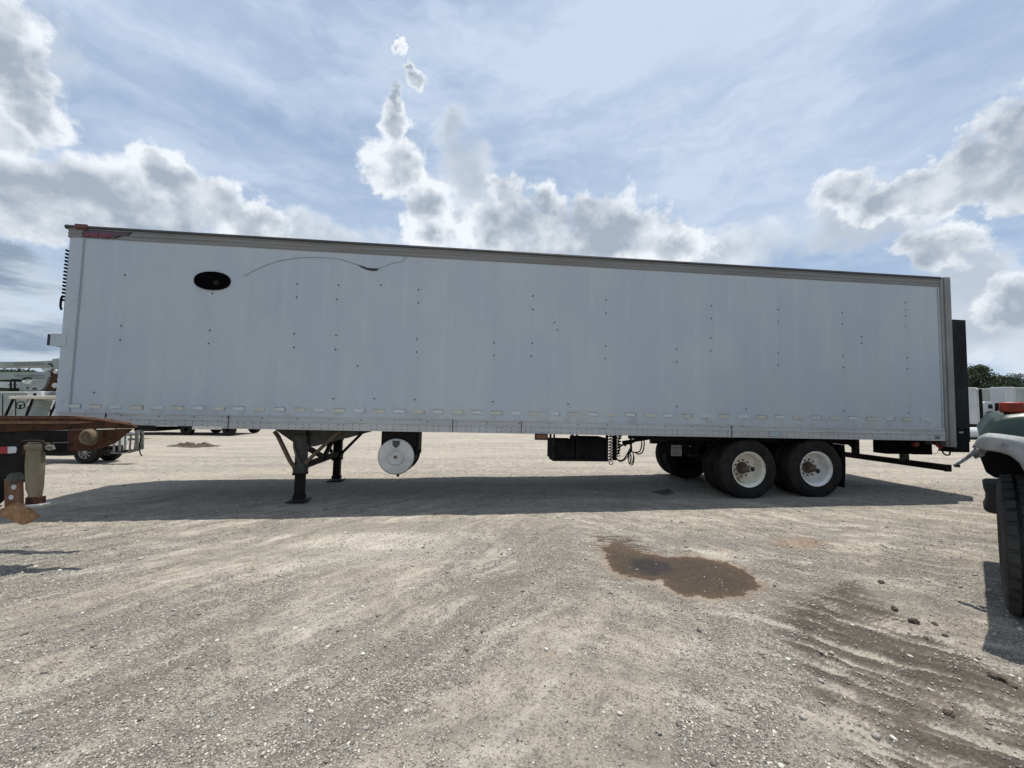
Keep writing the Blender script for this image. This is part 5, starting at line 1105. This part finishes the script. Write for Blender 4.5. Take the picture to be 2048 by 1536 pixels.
a = Q3(1953, 779, 22) - b1.location; mb = MB(); mb.lathe([(0, 0), (0, .05), (.04, .06)], a + Vector((0, -.06, 0)), (0, 1, 0), 12); mb.build('corner_lamp', M['tape_white'], b1)
b2 = box_vehicle(1987, 2007, 778, 835, 27, 1.2, 'box_truck', 'grey white box truck left of the orange signal lamp, behind the hood', 'lift_green', 'box truck')
b3 = box_vehicle(2012, 2030, 774, 835, 26, .8, 'box_truck', 'narrow bright white box truck end directly above the orange signal lamp', 'white_box', 'box truck')
b4 = box_vehicle(2031, 2110, 775, 838, 28, 3, 'box_truck', 'wide grey box truck at the picture edge right of the narrow white one', 'lift_green', 'box truck')
for nm, b, x0, x1, y0, y1, Y in (('dark_door_gap', b2, 2005, 2011, 781, 802, 26.9),):
    a = Q3(x0, y1, Y) - b.location; c_ = Q3(x1, y0, Y) - b.location; mb = MB(); mb.box(a.x, c_.x, 0, .08, a.z, c_.z); mb.build(nm, mat('dark_maroon', (.05, .02, .03), .6), b)
# white cab tractor
YC = 25.; a = Q3(1967, 838, YC); TC = empty('road_tractor', (a.x, YC, 0)); tag(TC, 'white truck cab with dark window between the narrow trailer end and the box trucks', 'truck cab')
def C3(px, py): p = at(px, py, YC) - TC.location; return (p.x, p.z)
def cpr(pts, y0, y1, name, mt):
    mb = MB(); mb.prism([C3(*p) for p in pts], lambda a, b_: (a, y0, b_), lambda a, b_: (a, y1, b_)); return mb.build(name, M[mt], TC, bevel=.03)
cpr([(1967, 836), (1967, 806), (1970, 803), (1985, 804), (1988, 812), (1988, 836)], 0, 2.2, 'cab', 'white_box'); cpr([(1976, 809), (1984, 809), (1985, 817), (1976, 817)], -.03, 0, 'window', 'glass')
cpr([(1985, 806), (1988, 806), (1989, 828), (1985, 828)], -.3, -.1, 'mirror', 'steel_black'); cpr([(1969, 830), (1974, 822), (1977, 829), (1974, 836), (1970, 836)], -.25, -.03, 'fender', 'steel_black'); cpr([(1965, 836.5), (1992, 836.5), (1992, 846), (1965, 846)], 0, 3.5, 'frame', 'steel_black')
mb = MB()
for xx in (.3, 1.5): mb.lathe([(-.12, .2), (-.13, .4), (-.1, .48), (.1, .48), (.13, .4), (.12, .2), (0, .2), (0, 0)], (xx, .5, .48), (0, 1, 0), 20)
mb.each('wheel', M['rubber'], TC)
# white tank on skids
YK = 20.; a = Q3(1948, 866, YK); TK = empty('storage_tank', (a.x, YK, 0)); tag(TK, 'white cylinder tank low on the ground behind the liftgate, beside the green hood', 'storage tank')
r_ = .29; zc = a.z; mb = MB(); mb.lathe([(-.9, 0), (-.88, r_ * .5), (-.78, r_ * .85), (-.62, r_), (.62, r_), (.78, r_ * .85), (.88, r_ * .5), (.9, 0)], (-.4, 0, zc), (1, 0, 0), 28); mb.build('tank_shell', M['white_box'], TK, smooth=50)
mb = MB(); mb.box(-.9, -.8, -.25, .25, 0, zc - r_ * .7); mb.box(.1, .2, -.25, .25, 0, zc - r_ * .7); mb.box(-1.1, .45, -.28, .28, .0, .10); mb.each('skid', M['steel_black'], TK)
mb = MB(); mb.lathe([(0, .06), (.08, .06), (.09, 0)], (-.3, 0, zc + r_ - .01), (0, 0, 1), 14); mb.build('filler_cap', M['steel_black'], TK)

# ------------------------------------------------------------ trees beyond the yard
m = bpy.data.materials.new('leaves'); m.use_nodes = True; t = NT(m.node_tree); b = m.node_tree.nodes['Principled BSDF']
oi = t.n('ShaderNodeNewGeometry').outputs['Random Per Island']; cn = t.noise(t.n('ShaderNodeTexCoord').outputs['Object'], .8, 3)
lc_ = t.mix(oi, (.018, .030, .013), (.042, .060, .024)); lc_ = t.mix(t.ss(cn, .4, .6, 0., .5), lc_, (.05, .075, .035)); m.node_tree.links.new(lc_, b.inputs['Base Color']); b.inputs['Roughness'].default_value = .75
M['leaf'] = m
def tree_mesh(seed, H, Rr, nleaf):
    rg = np.random.default_rng(seed); tr_ = MB(); trunk_pts = [Vector((0, 0, -.2)), Vector((.1, 0, H * .25)), Vector((-.1, .1, H * .5)), Vector((.05, 0, H * .8))]
    tr_.tube(trunk_pts, .2, 8, rad=[.30, .22, .15, .06]); cl = []
    for k in range(16):
        a = k * 2.4; h = H * (.30 + .5 * (k / 15)); L_ = Rr * (1.0 - .5 * abs(k / 15 - .3)) * rg.uniform(.7, 1.1)
        e = Vector((math.cos(a) * L_ * .75, math.sin(a) * L_ * .75, h + L_ * rg.uniform(.25, .5))); s_ = Vector((0, 0, h - .3))
        tr_.tube([s_, (s_ + e) / 2 + Vector((0, 0, .15)), e], .06, 5, rad=[.08, .05, .02]); cl.append((e, rg.uniform(.7, 1.25))); cl.append(((s_ + e) / 2 + Vector((0, 0, .4)), rg.uniform(.5, .9)))
    for k in range(6): cl.append((Vector((rg.uniform(-.4, .4) * Rr, rg.uniform(-.4, .4) * Rr, H * rg.uniform(.78, .93))), rg.uniform(.6, 1.)))
    cc_ = np.array([c[0][:] for c in cl]); cr = np.array([c[1] for c in cl]) * Rr * .32; idx = rg.integers(0, len(cl), nleaf)
    d = rg.normal(size=(nleaf, 3)); d /= np.linalg.norm(d, axis=1)[:, None]; P_ = cc_[idx] + d * (cr[idx] * rg.random(nleaf) ** .45)[:, None] * np.array([1.15, 1.15, .72])
    s_ = rg.uniform(.07, .17, nleaf) ; u = rg.normal(size=(nleaf, 3)); u /= np.linalg.norm(u, axis=1)[:, None]; v_ = np.cross(u, rg.normal(size=(nleaf, 3))); v_ /= np.linalg.norm(v_, axis=1)[:, None]
    V = np.stack([P_ - u * s_[:, None] * 1.3, P_ + v_ * s_[:, None] * .8, P_ + u * s_[:, None] * 1.3, P_ - v_ * s_[:, None] * .8], 1).reshape(-1, 3)
    me = bpy.data.meshes.new('crown'); me.vertices.add(len(V)); me.vertices.foreach_set('co', V.astype(np.float32).ravel()); me.loops.add(len(V)); me.loops.foreach_set('vertex_index', np.arange(len(V), dtype=np.int32))
    me.polygons.add(nleaf); me.polygons.foreach_set('loop_start', (np.arange(nleaf) * 4).astype(np.int32)); me.update(calc_edges=True); me.materials.append(M['leaf'])
    return tr_, me
protos = []
for sd, H, Rr, nl in ((1, 9.0, 3.6, 6000), (2, 8.0, 4.0, 6500), (3, 7.0, 3.2, 7000)):
    tr_, cm = tree_mesh(sd, H, Rr, nl); protos.append((tr_, cm, H))
def tree(px, pytop, Y, k, lab, wide=1.):
    top = at(px, pytop, Y); tr_, cm, H = protos[k]; s_ = top.z / (H * 1.03)
    r0 = empty('tree', (top.x, Y, 0), (0, 0, px * .37)); r0.scale = (s_ * wide, s_ * wide, s_); tag(r0, lab, 'tree', 'trees beyond the yard')
    if not isinstance(tr_, bpy.types.Object):
        to = tr_.build('trunk', M['bark'], r0); protos[k] = (to, cm, H)
    else: to = tr_.copy(); col.objects.link(to); to.parent = r0
    co = bpy.data.objects.new('crown', cm); col.objects.link(co); co.parent = r0
for a in [(1950, 723, 62, 0, 'tallest dark tree, directly right of the black liftgate', .8), (1984, 772, 66, 2, 'lower tree filling the gap between the two tall crowns'), (2012, 745, 60, 1, 'broad round tree above the box trucks at the right', .85),
          (2055, 762, 64, 2, 'low tree at the right picture edge, right of the broad round one'), (1925, 752, 70, 1, 'tree mostly hidden behind the black liftgate'),
          (5, 733, 64, 1, 'tree showing between the booms of the bucket truck at the left edge'), (38, 734, 60, 2, 'tree showing between the booms near the boom elbow'), (-45, 730, 62, 0, 'tree just beyond the left picture edge'),
          (2110, 750, 62, 0, 'tall tree just beyond the right picture edge')]:
    tree(*a)
